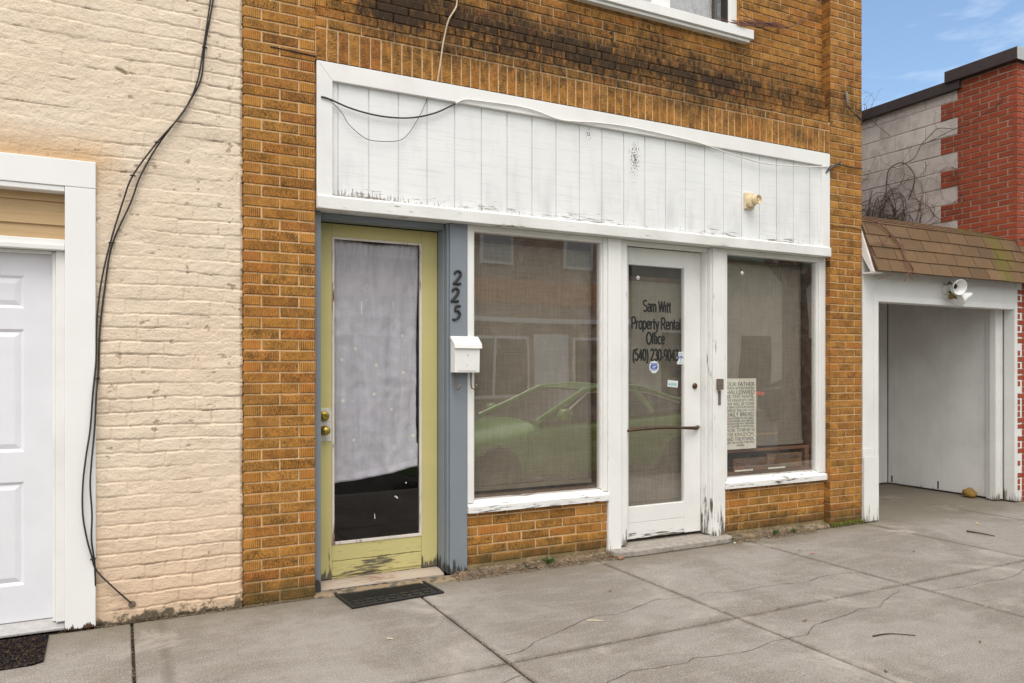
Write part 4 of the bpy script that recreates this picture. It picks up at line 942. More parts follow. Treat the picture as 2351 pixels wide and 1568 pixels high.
# six panel door
M['pdoor'] = plain('white panel door paint', (.74, .745, .79), .4, var=.03, scale=6)
y2 = .098; dX0, dX1 = -1.2255, -.3345
cols = [(-1.102, -.832), (-.728, -.469)]; rows = [(.262, .83), (.995, 1.67), (1.785, 1.965)]
mb = MB(); xe = [dX0, cols[0][0], cols[0][1], cols[1][0], cols[1][1], dX1]; ze = [.062, rows[0][0], rows[0][1], rows[1][0], rows[1][1], rows[2][0], rows[2][1], 2.087]
for i in range(5):
    for j in range(7):
        a, b2, c, d_ = xe[i], xe[i + 1], ze[j], ze[j + 1]
        if i in (1, 3) and j in (1, 3, 5):
            def ring(a, b2, c, d_, ya, ins, yb):
                mb.quad((a, ya, c), (b2, ya, c), (b2 - ins, yb, c + ins), (a + ins, yb, c + ins)); mb.quad((b2, ya, c), (b2, ya, d_), (b2 - ins, yb, d_ - ins), (b2 - ins, yb, c + ins))
                mb.quad((b2, ya, d_), (a, ya, d_), (a + ins, yb, d_ - ins), (b2 - ins, yb, d_ - ins)); mb.quad((a, ya, d_), (a, ya, c), (a + ins, yb, c + ins), (a + ins, yb, d_ - ins))
            ring(a, b2, c, d_, y2, .016, y2 + .010); ring(a + .016, b2 - .016, c + .016, d_ - .016, y2 + .010, .028, y2 + .002)
            mb.quad((a + .044, y2 + .002, c + .044), (b2 - .044, y2 + .002, c + .044), (b2 - .044, y2 + .002, d_ - .044), (a + .044, y2 + .002, d_ - .044))
        else: mb.quad((a, y2, c), (b2, y2, c), (b2, y2, d_), (a, y2, d_))
mb.box(dX0, dX1, y2 + .012, y2 + .04, .062, 2.087)
pdoor = mb.build('panel_door', M['pdoor'], TB)
kx_ = -1.155; MB().lathe([(.03, 0), (.028, .01), (.012, .02), (.012, .04), (.026, .05), (.026, .07), (0, .075)], (kx_, y2, .98), (0, -1, 0), 20).build('doorknob', M['brass'], pdoor, smooth=True)
M['sill'] = plain('grey metal threshold', (.45, .44, .43), .45, .3, .12)
mb = MB(); mb.prism([(.0, .012), (.0, .026), (.05, .040), (.099, .058), (.20, .058), (.20, .012)], 'x', -1.27, -.2715); mb.build('threshold', M['sill'], TB, bevel=.003)
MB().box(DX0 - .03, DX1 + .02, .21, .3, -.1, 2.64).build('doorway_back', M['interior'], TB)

# ================================================================== WHITE OUTBUILDING (right)
OB = thing('white_outbuilding', 'low white boarded outbuilding with an open alcove and brown shingle roof, right of the storefront', 'shed', (7.5, 0, 0))
M['obw'] = paint('white board paint', (.78, .78, .765), under=(.20, .16, .12), wear=.6, z0=.0, z1=.5, base_wear=.06, dirt=.16, grain='z')
M['alc'] = paint('dull white alcove board paint', (.82, .815, .80), under=(.20, .16, .12), wear=.5, z0=.0, z1=.12, dirt=.22, grain='z')
gz = 2.092; gx0, gx1 = 6.42, 8.62
mb = MB(); mb.box(6.212, 6.365, -.004, .10, .0, .70); mb.box(6.216, 6.365, .003, .10, .7005, 2.58); mb.box(8.665, 8.775, .0, .085, .0, 2.40); mb.box(6.3655, 8.6645, .003, .10, 2.15, 2.58)
mb.build('front_boarding', M['obw'], OB, bevel=.003)
mb = MB(); mb.box(6.3655, gx0, -.010, .13, .015, gz + .058); mb.box(gx1, 8.675, -.010, .13, .015, gz + .058); mb.box(gx0 + .0005, gx1 - .0005, -.008, .13, gz, gz + .057)
mb.box(6.2125, 6.420, -.013, -.0105, .01, .62)
mb.build('opening_trim', M['obw'], OB, bevel=.003)
mb = MB(); yb = 1.51
for i in range(16):
    a = .105 + i * (yb - .105) / 16; mb.box(8.60, 8.64, a, a + (yb - .105) / 16 - .003, .02, 2.5)
mb.box(8.6025, 8.65, .105, yb, .02, 2.5)
mb.build('alcove_side_wall', M['alc'], OB)
for (X, Y, hgt) in ((2153, 1120, .045), (2047, 1106, .04)):
    yy, zz = WX(X, Y, 8.6); yy = min(yy, yb - .03); MB().box(8.5965, 8.5995, yy - .008, yy + .008, max(.03, zz - hgt), max(.03, zz - hgt) + 2 * hgt).build('board_hole', M['black'], OB)
MB().box(8.592, 8.5995, yb - .007, yb - .0005, .02, 2.44).build('corner_gap', M['storm'], OB)
mb = MB(); mb.box(8.52, 8.5995, .131, .20, .01, gz + .2); mb.box(8.56, 8.6, .2005, .26, .01, gz + .2); mb.build('inner_post', M['obw'], OB, bevel=.003)
mb = MB()
for i in range(22):
    a = 6.215 + i * .1085; mb.box(a, a + .105, yb, yb + .04, .02, 2.5)
mb.box(6.215, 8.6, yb + .006, yb + .05, .02, 2.5)
mb.build('alcove_back_wall', M['alc'], OB)
MB().box(6.205, 6.25, .101, yb, 0, 2.449).build('alcove_left_wall', M['alc'], OB); MB().box(6.215, 8.64, .10, yb, 2.45, 2.5).build('alcove_ceiling', M['darkwood'], OB)
# mansard roof of shingle tabs
m_, nt, b_ = newmat('brown asphalt shingle', .95, spec=.1); g = nt.nodes.new('ShaderNodeNewGeometry'); p = g.outputs['Position']; s = sepx(nt, p)
c_ = ramp(nt, g.outputs['Random Per Island'], [(0, (.165, .10, .055)), (.5, (.205, .128, .070)), (.8, (.145, .09, .052)), (1, (.235, .15, .085))])
n1 = noise(nt, p, 90, 3, .7); n2 = noise(nt, p, 5, 4); c_ = mixc(nt, mrange(nt, n1, .4, .7, 0, .55), c_, (.07, .045, .03)); c_ = mixc(nt, mrange(nt, n1, .62, .8, 0, .5), c_, (.36, .24, .15)); c_ = mixc(nt, mrange(nt, n2, .45, .7, 0, .45), c_, (.12, .085, .06))
ms = mrange(nt, mt(nt, 'ADD', noise(nt, vmul(nt, p, (7, 7, 4)), 1.0, 4), mrange(nt, mt(nt, 'ABSOLUTE', mt(nt, 'SUBTRACT', s[0], 8.28)), .5, 0, -.4, .22)), .52, .68); c_ = mixc(nt, mt(nt, 'MULTIPLY', ms, .42), c_, (.15, .15, .02))
nt.links.new(c_, b_.inputs['Base Color']); bump(nt, b_, n1, .004, .8); M['shingle'] = m_
E0 = Vector((0, -.150, 2.362)); E1 = Vector((0, .031, 2.838)); RX0, RX1 = 6.225, 8.95
def slope_tabs(mb, A, B, x0, x1, rows, tab=.305, thick=.008):
    d = (B - A); L = d.length; d.normalize(); nrm = Vector((0, -d.z, d.y)); 
    if nrm.z < 0: nrm = -nrm
    nrm = nrm if nrm.y <= 0 or d.z > .9 else nrm
    nrm = Vector((0, -d.z, d.y))
    ex = L / rows
    for r in range(rows):
        off = (r % 2) * tab / 2 + random.uniform(-.01, .01); k0 = math.floor((x0 - off) / tab)
        for k in range(k0, k0 + int((x1 - x0) / tab) + 3):
            a, b = max(off + k * tab + .004, x0 - .01), min(off + (k + 1) * tab - .004, x1 + .01)
            if b - a < .03: continue
            lo = A + d * (r * ex - .006 + random.uniform(-.003, .003)); hi = A + d * min(L, r * ex + ex + .02)
            i0 = lo + nrm * thick * .4; o0 = lo + nrm * (thick * 1.9 + random.uniform(0, .002)); o1 = hi + nrm * thick * .8; i1 = hi
            n = len(mb.v)
            for (xx) in (a, b): mb.v += [(xx, i0.y, i0.z), (xx, o0.y, o0.z), (xx, o1.y, o1.z), (xx, i1.y, i1.z)]
            mb.face((n, n + 1, n + 5, n + 4)); mb.face((n + 1, n + 2, n + 6, n + 5)); mb.face((n, n + 3, n + 2, n + 1)); mb.face((n + 4, n + 5, n + 6, n + 7)); mb.face((n + 2, n + 3, n + 7, n + 6))
T1 = Vector((0, .50, 3.03))
mb = MB(); slope_tabs(mb, E0, E1, RX0, RX1, 4); slope_tabs(mb, E1, T1, RX0, RX1, 4, .305, .007)
rf = mb.build('shingle_roof', M['shingle'], OB)
MB().prism([(E0.y, E0.z), (E1.y, E1.z), (T1.y, T1.z), (yb + .1, 2.8), (yb + .1, 2.6), (.10, 2.6), (-.12, 2.36)], 'x', RX0 + .002, RX1 - .003).build('roof_deck', M['darkwood'], rf)
mb = MB(); mb.prism([(E0.y + .004, E0.z - .012), (E0.y + .03, E0.z - .006), (.03, 2.80), (.055, 2.60), (-.085, 2.36), (-.09, 2.35)], 'x', RX0 - .022, RX0 + .001); mb.box(RX0 - .02, RX0 + .10, -.135, .0, 2.338, 2.352)
mb.build('rake_board', M['obw'], rf, bevel=.002)
# twin flood light
fx_, fz_ = P(2176, 662, -.02)
fl_ = thing('flood_light', 'rusty twin flood light with two white cone hoods above the alcove opening', 'flood light', (fx_, 0, fz_))
MB().lathe([(.055, 0), (.055, .012), (.04, .03), (0, .032)], (fx_ - .02, .0025, fz_ - .01), (0, -1, 0), 20).build('base_plate', M['bare'], fl_, smooth=False, bevel=.002)
M['hood'] = plain('white enamel hood', (.78, .78, .76), .35, var=.08)
cone = [(.020, 0), (.026, .03), (.075, .10), (.079, .118), (.074, .118), (.070, .102), (.022, .04), (.0, .038)]
h1 = MB().lathe(cone, (fx_ + .0, -.055, fz_ + .02), (-.30, -1, -.22), 28).build('lamp_hood', M['hood'], fl_, smooth=False, bevel=.001)
MB().lathe([(.02, .0), (.022, .012), (0, .014)], Vector((fx_, -.055, fz_ + .02)) + Vector((-.30, -1, -.22)).normalized() * .041, (-.30, -1, -.22), 16).build('socket', M['black'], h1)
MB().lathe(list(reversed([(.062, 0), (.066, .02), (.050, .06), (.030, .15), (.018, .19), (0.0, .20)])), (fx_ + .055, -.09, fz_ - .12), (.95, -.1, .35), 28).build('lamp_hood', M['hood'], fl_, smooth=False, bevel=.001)
mb = MB(); mb.tube([(fx_ - .01, -.02, fz_ + .04), (fx_ - .03, -.05, fz_ + .06), (fx_ + .0, -.06, fz_ + .03)], .012, 8); mb.tube([(fx_, -.03, fz_ - .03), (fx_ + .04, -.06, fz_ - .09), (fx_ + .08, -.09, fz_ - .11)], .012, 8); mb.build('swivel_arm', M['rust'], fl_, smooth=True)
M['olive'] = plain('mossy brass junction', (.22, .17, .04), .7, .2, .4, 60)
MB().lathe([(.012, 0), (.034, .012), (.036, .034), (.02, .05), (0, .05)], (fx_ - .01, -.03, fz_ - .075), (.2, -.9, -.3), 6).build('junction_box', M['olive'], fl_, bevel=.004)

# ================================================================== RED BRICK BUILDING (far right)
RB = thing('red_brick_building', 'red brick and pale block building with dark metal coping behind the outbuilding', 'building', (12, 1.0, 0))
m_, nt, b_ = newmat('red facing brick', .8, spec=.2); g = nt.nodes.new('ShaderNodeNewGeometry'); p = g.outputs['Position']
c_ = ramp(nt, g.outputs['Random Per Island'], [(0, (.30, .065, .030)), (.5, (.37, .080, .037)), (1, (.28, .065, .034))]); c_ = mixc(nt, mrange(nt, noise(nt, p, 50, 3), .4, .8, 0, .3), c_, (.30, .09, .055))
nt.links.new(c_, b_.inputs['Base Color']); M['red'] = m_
M['mortar2'] = mortar('pale mortar', (.52, .42, .34), dirty=False, moss=False)
BX = 8.69
frs = lambda u, w_, z: (BX + w_, u, z)
seq = [4.585 - .2 * k for k in range(26)]
mb = MB(); co2 = .2 / 3
for i, (a, lo) in enumerate(zip([4.72] + seq, seq)):
    ye = .665 if i % 2 == 0 else .870
    lay(mb, 0.0, ye, max(lo, 0), a, 0.0, L=.205, co=co2, zp=seq[0], off=.0, fr=frs, ch=.003, gap=.012)
    mbox(mb, 0.008, ye, .007, .25, lo, a, frs)
lay(mb, 0.0, .76, 4.72, 4.80, 0.0, L=.205, co=co2, zp=seq[0], fr=frs, ch=.003, gap=.012); mbox(mb, .008, .76, .007, .25, 4.72, 4.80, frs)
lay(mb, BX, 14.0, -.05, 4.80, 0.0, L=.205, co=co2, zp=seq[0], off=BX, ch=.003, gap=.012); mbox(mb, BX + .26, 14.0, .0075, .25, -.1, 4.80); mbox(mb, BX + .008, BX + .26, .0075, .24, -.1, 4.79)
mb.build('brick_wall', [M['red'], M['mortar2']], RB)
m_, nt, b_ = newmat('pale painted block', .85, spec=.2); g = nt.nodes.new('ShaderNodeNewGeometry'); p = g.outputs['Position']; s = sepx(nt, p)
c_ = ramp(nt, g.outputs['Random Per Island'], [(0, (.58, .51, .475)), (1, (.68, .61, .565))]); n1 = noise(nt, vmul(nt, p, (8, 8, 5)), 1.0, 5, .65); n2 = noise(nt, p, 45, 4, .7)
c_ = mixc(nt, mrange(nt, n1, .45, .75, 0, .55), c_, (.27, .22, .195)); c_ = mixc(nt, mrange(nt, n2, .5, .8, 0, .4), c_, (.75, .68, .62))
nt.links.new(c_, b_.inputs['Base Color']); bump(nt, b_, n2, .006, .7); M['block'] = m_
M['blkj'] = mortar('pale block joints', (.62, .54, .50), dirty=False, moss=False)
mb = MB()
for i, (a, lo) in enumerate(zip([4.72] + seq, seq)):
    y_ = .665 if i % 2 == 0 else .870; st_ = y_; e = y_
    while e < 7:
        e2 = min(e + .408, 7.2); brick(mb, e + (.004 if e > st_ else .006), e2 - .004, max(lo, 0) + .004, a - .004, .004, .1, 0, frs, .006, .0008); e = e2
    mbox(mb, st_ + .006, 7.2, .0085, .25, lo, a, frs)
mb.build('block_wall', [M['block'], M['blkj']], RB)
M['coping'] = plain('dark brown metal coping', (.062, .045, .043), .45, .2, .15, 20)
MB().box(BX - .05, BX + .32, .62, 7.3, 4.70, 4.825).build('coping', M['coping'], RB, bevel=.004)
m2 = plain('pale end of metal coping', (.42, .44, .42), .4, .2, .1)
c2 = MB().box(BX - .075, 14.1, -.04, .78, 4.80, 4.936).build('coping', M['coping'], RB, bevel=.004)
MB().box(BX - .076, 14.1, -.046, -.0405, 4.7995, 4.937).build('coping_face', m2, c2)
mb = MB(); mb.box(BX + .25, 14, .25, 7.2, -.1, 4.68); mb.build('building_core', M['mortar2'], RB)

# ================================================================== GROUND
def crackpts(fn, pts): return [G(*fn(u, v)) for u, v in pts]
CR = [crackpts(c6, [(1165, 1395), (1290, 1360), (1350, 1310), (1460, 1265), (1600, 1200), (1720, 1150), (1860, 1135), (2000, 1090), (2110, 1045), (2190, 1040)]) + crackpts(c3, [(100, 1030), (200, 1020), (240, 1000), (400, 995), (580, 965), (730, 945), (870, 930), (960, 900), (1080, 880), (1190, 873)]),
      crackpts(c6, [(1040, 1660), (1165, 1560), (1290, 1520)]), crackpts(c6, [(1700, 1640), (1810, 1565), (1950, 1500), (2060, 1480)]) + crackpts(c3, [(0, 1460), (120, 1440), (180, 1405), (330, 1395), (530, 1360), (640, 1310), (740, 1290), (870, 1265), (910, 1210), (980, 1185), (1160, 1125), (1200, 1100), (1320, 1090), (1370, 1040), (1460, 985)]),
      crackpts(c3, [(1650, 990), (1900, 955), (1980, 930), (2100, 915), (2200, 885), (2240, 850), (2330, 830)])]
m_, nt, b_ = newmat('weathered sidewalk concrete', .93, spec=.18); g = nt.nodes.new('ShaderNodeNewGeometry'); p = g.outputs['Position']; s = sepx(nt, p)
na = noise(nt, p, 1.1, 6, .62, .5); nb_ = noise(nt, p, 7, 5, .65); nc = noise(nt, p, 130, 2, .7); nd_ = noise(nt, vmul(nt, p, (1, 4.5, 1)), 3.0, 4, .6); ne = noise(nt, p, 38, 3, .6)
c_ = mixc(nt, g.outputs['Random Per Island'], (.262, .240, .217), (.288, .266, .243))
c_ = mixc(nt, mrange(nt, na, .46, .58, 0, .62), c_, (.165, .143, .122)); c_ = mixc(nt, mrange(nt, nd_, .50, .76, 0, .5), c_, (.36, .33, .295))
c_ = mixc(nt, mrange(nt, nb_, .5, .68, 0, .50), c_, (.21, .178, .145)); c_ = mixc(nt, mrange(nt, ne, .55, .8, 0, .35), c_, (.47, .43, .37))
c_ = mixc(nt, mrange(nt, nc, .51, .66, 0, .55), c_, (.12, .095, .072)); c_ = mixc(nt, mrange(nt, nc, .47, .32, 0, .38), c_, (.56, .51, .45))
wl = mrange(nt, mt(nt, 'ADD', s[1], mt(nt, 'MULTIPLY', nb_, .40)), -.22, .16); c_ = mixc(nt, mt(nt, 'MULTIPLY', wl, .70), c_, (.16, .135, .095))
jx = mt(nt, 'ABSOLUTE', mt(nt, 'SUBTRACT', mt(nt, 'FRACT', mt(nt, 'DIVIDE', mt(nt, 'SUBTRACT', s[0], .955), 1.499)), .5)); jx = mt(nt, 'MULTIPLY', jx, 1.499)
jy = mt(nt, 'ABSOLUTE', mt(nt, 'SUBTRACT', s[1], -1.51)); jd = mt(nt, 'MINIMUM', jx, jy)
c_ = mixc(nt, mrange(nt, mt(nt, 'ADD', jd, mt(nt, 'MULTIPLY', mt(nt, 'SUBTRACT', nb_, .5), .10)), .040, .0, 0, .55), c_, (.13, .108, .088))
c_ = mixc(nt, mt(nt, 'MULTIPLY', mrange(nt, noise(nt, p, 1.7, 5, .7, .8), .54, .66, 0, .6), mrange(nt, jd, .35, .05)), c_, (.42, .385, .34))
ins = mrange(nt, s[1], 0.03, .10); c_ = mixc(nt, mt(nt, 'MULTIPLY', ins, .12), c_, (.17, .15, .12))  # slab inside the alcove tinted darker, its shade put into the colour
vo = nd(nt, 'ShaderNodeTexVoronoi', {'Vector': p, 'Scale': 17.0}); sp = mrange(nt, vo.outputs['Distance'], .07, .05, 0, .45); c_ = mixc(nt, sp, c_, (.55, .50, .44))
nt.links.new(c_, b_.inputs['Base Color']); bump(nt, b_, mt(nt, 'ADD', mt(nt, 'MULTIPLY', nc, .5), mt(nt, 'ADD', nb_, ne)), .004, .7); M['walk'] = m_
m_, nt, b_ = newmat('dirt in the joints', .95, spec=.1); p = wpos(nt); nt.links.new(mixc(nt, mrange(nt, noise(nt, p, 40, 4), .4, .7), (.022, .017, .012), (.10, .078, .058)), b_.inputs['Base Color']); M['dirt'] = m_
mb = MB(); xj = [-7.44, -5.94, -4.44, -2.94, -1.44, .060, 1.708, 3.205, 4.705, 6.205, 7.705, 9.2, 10.7, 12.2, 13.7, 15.2, 16.7, 18.2]; yj = [-3.3, -3.02, -1.510, -.004]
gp = .0085
def jit_edge(mb, x0, x1, y0, y1, z):
    """one slab: top sheet with slightly ragged edges and a rounded arris"""
    n = 28; ed = []
    for (a, b) in (((x0, y0), (x1, y0)), ((x1, y0), (x1, y1)), ((x1, y1), (x0, y1)), ((x0, y1), (x0, y0))):
        for i in range(n):
            t = i / n; x = a[0] + (b[0] - a[0]) * t; y = a[1] + (b[1] - a[1]) * t; ed.append((x, y))
    cx, cy = (x0 + x1) / 2, (y0 + y1) / 2; base = len(mb.v); N = len(ed)
    def ins(x, y, k):
        rr = k + .0030 * abs(mnoise.noise(Vector((x * 19, y * 19, k * 30)))) + .005 * max(0, mnoise.noise(Vector((x * 5, y * 5, 2))) - .25)
        return (x + (rr if x < cx else -rr) * (1 if min(abs(x - x0), abs(x - x1)) < .01 else 0), y + (rr if y < cy else -rr) * (1 if min(abs(y - y0), abs(y - y1)) < .01 else 0))
    for (x, y) in ed: q = ins(x, y, gp * .8); mb.v.append((q[0], q[1], z - .04))
    for (x, y) in ed: q = ins(x, y, gp * .8); mb.v.append((q[0], q[1], z - .006))
    for (x, y) in ed: q = ins(x, y, gp + .004); mb.v.append((q[0], q[1], z))
    for i in range(N):
        j = (i + 1) % N; mb.face((base + i, base + j, base + N + j, base + N + i)); mb.face((base + N + i, base + N + j, base + 2 * N + j, base + 2 * N + i))
    mb.face([base + 2 * N + i for i in range(N)])
for i in range(len(xj) - 1):
    for j in range(len(yj) - 1):
        jit_edge(mb, xj[i], xj[i + 1], yj[j], yj[j + 1], random.uniform(-.0015, .0))
jit_edge(mb, 6.205, 8.69, -.004, 1.6, -.001)
mb.box(-7.44, 18.2, -3.3, 1.6, -.2, -.020, 1)
mb.box(-7.44, 6.2, -.004, .3, -.019, -.004, 1)
for cp in CR:                                   # thin dirt filled cracks
    pp_ = smooth_path([(a, b, 0) for a, b in cp], 6); fine = []
    for q in pp_:
        fine.append(Vector((q.x + .012 * mnoise.noise(q * 14), q.y + .012 * mnoise.noise(q * 14 + Vector((5, 5, 5))), .0016)))
    L_ = []; R_ = []
    for i, q in enumerate(fine):
        t = (fine[min(i + 1, len(fine) - 1)] - fine[max(i - 1, 0)]).normalized(); nn = Vector((-t.y, t.x, 0)); wd = .0009 + .0022 * abs(mnoise.noise(q * 23))
        L_.append(q + nn * wd); R_.append(q - nn * wd)
    b = len(mb.v); mb.v += [tuple(q) for q in L_] + [tuple(q) for q in R_]; n_ = len(fine)
    for i in range(n_ - 1): mb.face((b + i, b + i + 1, b + n_ + i + 1, b + n_ + i), 1)
o = mb.build('sidewalk', [M['walk'], M['dirt']]); tag(o, kind='structure', label='grey concrete sidewalk in five foot squares', cat='sidewalk')
M['asph'] = plain('asphalt', (.085, .082, .078), .9, var=.25, scale=30, spec=.25)
M['paintw'] = plain('road paint', (.6, .6, .58), .7); M['painty'] = plain('yellow road paint', (.55, .36, .05), .7)
o = MB().quad((-250, -250, -.17), (250, -250, -.17), (250, 250, -.17), (-250, 250, -.17)).build('ground', M['asph'], recalc=False); tag(o, kind='structure', label='dark ground sheet under the street', cat='ground')
M['kerb'] = plain('kerb concrete', (.34, .31, .27), .9, var=.15)
mb = MB(); mb.box(-30, 60, -14.2, -3.46, -.169, -.150, 0)
for i in range(-4, 9): mb.box(i * 6.4 - 1, i * 6.4 - .9, -5.6, -3.5, -.1499, -.146, 1)
mb.box(-30, 60, -8.95, -8.85, -.1499, -.146, 2); mb.box(-30, 60, -8.75, -8.65, -.1499, -.146, 2)
o = mb.build('road', [M['asph'], M['paintw'], M['painty']]); tag(o, kind='structure', label='asphalt street with a double yellow line', cat='road')
o = MB().box(-7.44, 18.2, -3.459, -3.301, -.168, -.001).build('kerb', M['kerb'], bevel=.015); tag(o, kind='structure', label='concrete kerb of the near sidewalk', cat='kerb')
o = MB().box(-30, 60, -16.5, -14.201, -.168, .0).build('far_sidewalk', M['kerb'], bevel=.01); tag(o, kind='structure', label='sidewalk across the street', cat='sidewalk')

# ================================================================== MATS, LITTER, WEEDS
def z0(q, z=.0): return Vector((q[0], q[1], z))
c4 = [G(755.4, 1353.8), G(954.8, 1320.4), G(1012.4, 1364.9), G(800.6, 1398.9)]
ctr = sum((Vector((a, b, 0)) for a, b in c4), Vector()) / 4
ux = (Vector(c4[1]) - Vector(c4[0]) + Vector(c4[2]) - Vector(c4[3])) / 2; uy = (Vector(c4[0]) - Vector(c4[3]) + Vector(c4[1]) - Vector(c4[2])) / 2
mW, mH = ux.length, uy.length; ang = math.atan2(ux.y, ux.x)
M['rubber'] = plain('black moulded rubber', (.012, .012, .012), .55, var=.3, scale=50)
m_, nt, b_ = newmat('black rubber tread with grit', .7); p = wpos(nt); n1 = noise(nt, p, 70, 3, .7)
nt.links.new(mixc(nt, mrange(nt, n1, .60, .68), (.012, .012, .012), (.19, .15, .10)), b_.inputs['Base Color']); M['rubberd'] = m_
mat_ = thing('rubber_doormat', 'black moulded rubber doormat in front of the green door', 'doormat', (ctr.x, ctr.y, 0)); mat_.rotation_euler = (0, 0, ang)
def lbox(parent, name, boxes, mat, bevel=0, z=0, poly=None):
    mb = MB(); 
    for q in boxes: mb.box(*q)
    me_o = mb.build(name, mat, None, bevel=bevel); me_o.parent = parent; return me_o
hw, hh = mW / 2, mH / 2
bs_ = [(-hw, hw, -hh, -hh + .022, .003, .014), (-hw, hw, hh - .022, hh, .003, .014), (-hw, -hw + .022, -hh + .022, hh - .022, .003, .014), (hw - .022, hw, -hh + .022, hh - .022, .003, .014)]
lbox(mat_, 'border', bs_, M['rubber'], .003); lbox(mat_, 'tread', [(-hw + .01, hw - .01, -hh + .01, hh - .01, .002, .006)], M['rubberd'])
ribs = []; nxx = int((mW - .06) / .012)
for i in range(nxx):
    x = -hw + .03 + i * .012; ribs.append((x, x + .005, -hh * .38, hh * .38, .006, .0105))
blk = []
for r_y in (-hh * .80, hh * .42):
    blk = []
    for i in range(7):
        x = -hw + .035 + i * (mW - .07) / 7; ww_ = (mW - .07) / 7 - .014
        blk += [(x, x + ww_ * .62, r_y, r_y + hh * .17, .006, .011), (x + ww_ * .2, x + ww_, r_y + hh * .21, r_y + hh * .36, .006, .012), (x, x + ww_ * .14, r_y + hh * .2, r_y + hh * .36, .006, .011)]
    lbox(mat_, 'block_row', blk, M['rubber'])
lbox(mat_, 'ribs', ribs, M['rubber'])
t1, t2 = G(112.3, 1459.7), G(99.2, 1524.6)
cm = thing('coir_doormat', 'dark flecked woven doormat in front of the white panel door', 'doormat', (t1[0] - .4, (t1[1] + t2[1]) / 2, 0))
m_, nt, b_ = newmat('dark flecked carpet', .95, spec=.1); p = wpos(nt); n1 = noise(nt, vmul(nt, p, (70, 210, 70)), 1.0, 3, .6); n2 = noise(nt, vmul(nt, p, (60, 160, 60), (3, 3, 3)), 1.0, 2)
c_ = mixc(nt, mrange(nt, n1, .5, .66), (.010, .010, .016), (.12, .075, .035)); c_ = mixc(nt, mrange(nt, n2, .62, .72, 0, .6), c_, (.30, .22, .14)); nt.links.new(c_, b_.inputs['Base Color']); bump(nt, b_, n1, .01, 1); M['coir'] = m_
mb = MB(); xr = t1[0]; mb.prism([(xr - .85, t1[1]), (xr, t1[1]), (xr + .004, (t1[1] + t2[1]) / 2), (t2[0] + .0, t2[1] + .03), (t2[0] - .05, t2[1] - .0), (xr - .85, t2[1] - .01)], 'z', .001, .012)
mb.build('pile', M['coir'], cm, bevel=.004)
tufts = MB()
for i in range(2200):
    x = random.uniform(xr - .80, min(xr, t2[0]) - .01); y = random.uniform(t2[1] + .01, t1[1] - .01); l = random.uniform(.006, .016); a = random.uniform(-.4, .4)
    tufts.quad((x, y, .012), (x + l * math.cos(a), y + l * math.sin(a), .012), (x + l * math.cos(a), y + l * math.sin(a) + .001, .0185), (x, y + .002, .0175))
o = tufts.build('tufts', M['coir'], cm, recalc=False); tag(o, kind='stuff')
# crumbs, needles and grit along the base of the walls (uncountable)
m_, nt, b_ = newmat('dry needles and grit', .9, spec=.1); g = nt.nodes.new('ShaderNodeNewGeometry')
nt.links.new(ramp(nt, g.outputs['Random Per Island'], [(0, (.10, .065, .04)), (.4, (.21, .14, .09)), (.7, (.30, .22, .15)), (.9, (.13, .11, .05)), (1, (.5, .45, .38))]), b_.inputs['Base Color']); M['needle'] = m_
mb = MB()
def crumbs(n, x0, x1, ya, yb_, zmax, lmin=.006, lmax=.035):
    for i in range(n):
        x = random.uniform(x0, x1); t = random.random() ** 1.5; y = yb_ + (ya - yb_) * t + .015 * mnoise.noise(Vector((x * 9, 0, 0))); z = .003 + zmax * (1 - t) * random.random()
        a = random.uniform(0, 6.283); l = random.uniform(lmin, lmax); r = random.uniform(.0008, .002); e = random.uniform(-.2, .35)
        d = Vector((math.cos(a), math.sin(a), e)) * l; nn = Vector((-math.sin(a), math.cos(a), 0)) * r
        q = Vector((x, y, z + .001)); b = len(mb.v); mb.v += [tuple(q - nn), tuple(q + nn), tuple(q + d + nn * .5), tuple(q + d - nn * .5), tuple(q + d * .5 + Vector((0, 0, r * 2)))]
        mb.face((b, b + 1, b + 4)); mb.face((b + 1, b + 2, b + 4)); mb.face((b + 2, b + 3, b + 4)); mb.face((b + 3, b, b + 4))
crumbs(3600, 2.05, 3.42, -.085, .06, .045); crumbs(2300, 4.56, 5.5, -.10, .06, .045); crumbs(600, 5.3, 6.2, -.07, .02, .015, .004, .015); crumbs(420, .2, 1.15, -.04, 0, .01, .004, .014); crumbs(300, 1.1, 2.1, -.03, .05, .01, .004, .012); crumbs(120, -.3, .2, -.03, 0, .008, .004, .012)
for i in range(900):
    x = random.uniform(-.6, 6.5); y = -random.uniform(.03, 2.2) ** 1.0; jx = random.random() < .5
    if jx: x = random.choice([1.708, 3.205, 4.705, 6.205, .06]) + random.gauss(0, .006)
    else: y = -1.51 + random.gauss(0, .006)
    b = len(mb.v); r = random.uniform(.0015, .004); mb.v += [(x - r, y - r, .0), (x + r, y - r * .6, .0), (x, y + r, .0), (x, y, r * 1.3)]
    for f_ in ((0, 1, 3), (1, 2, 3), (2, 0, 3)): mb.face([b + k for k in f_])
o = mb.build('debris', M['needle'], recalc=False); tag(o, 'dry needles, grit and crumbs along the foot of the walls and in the joints', 'debris', kind='stuff')
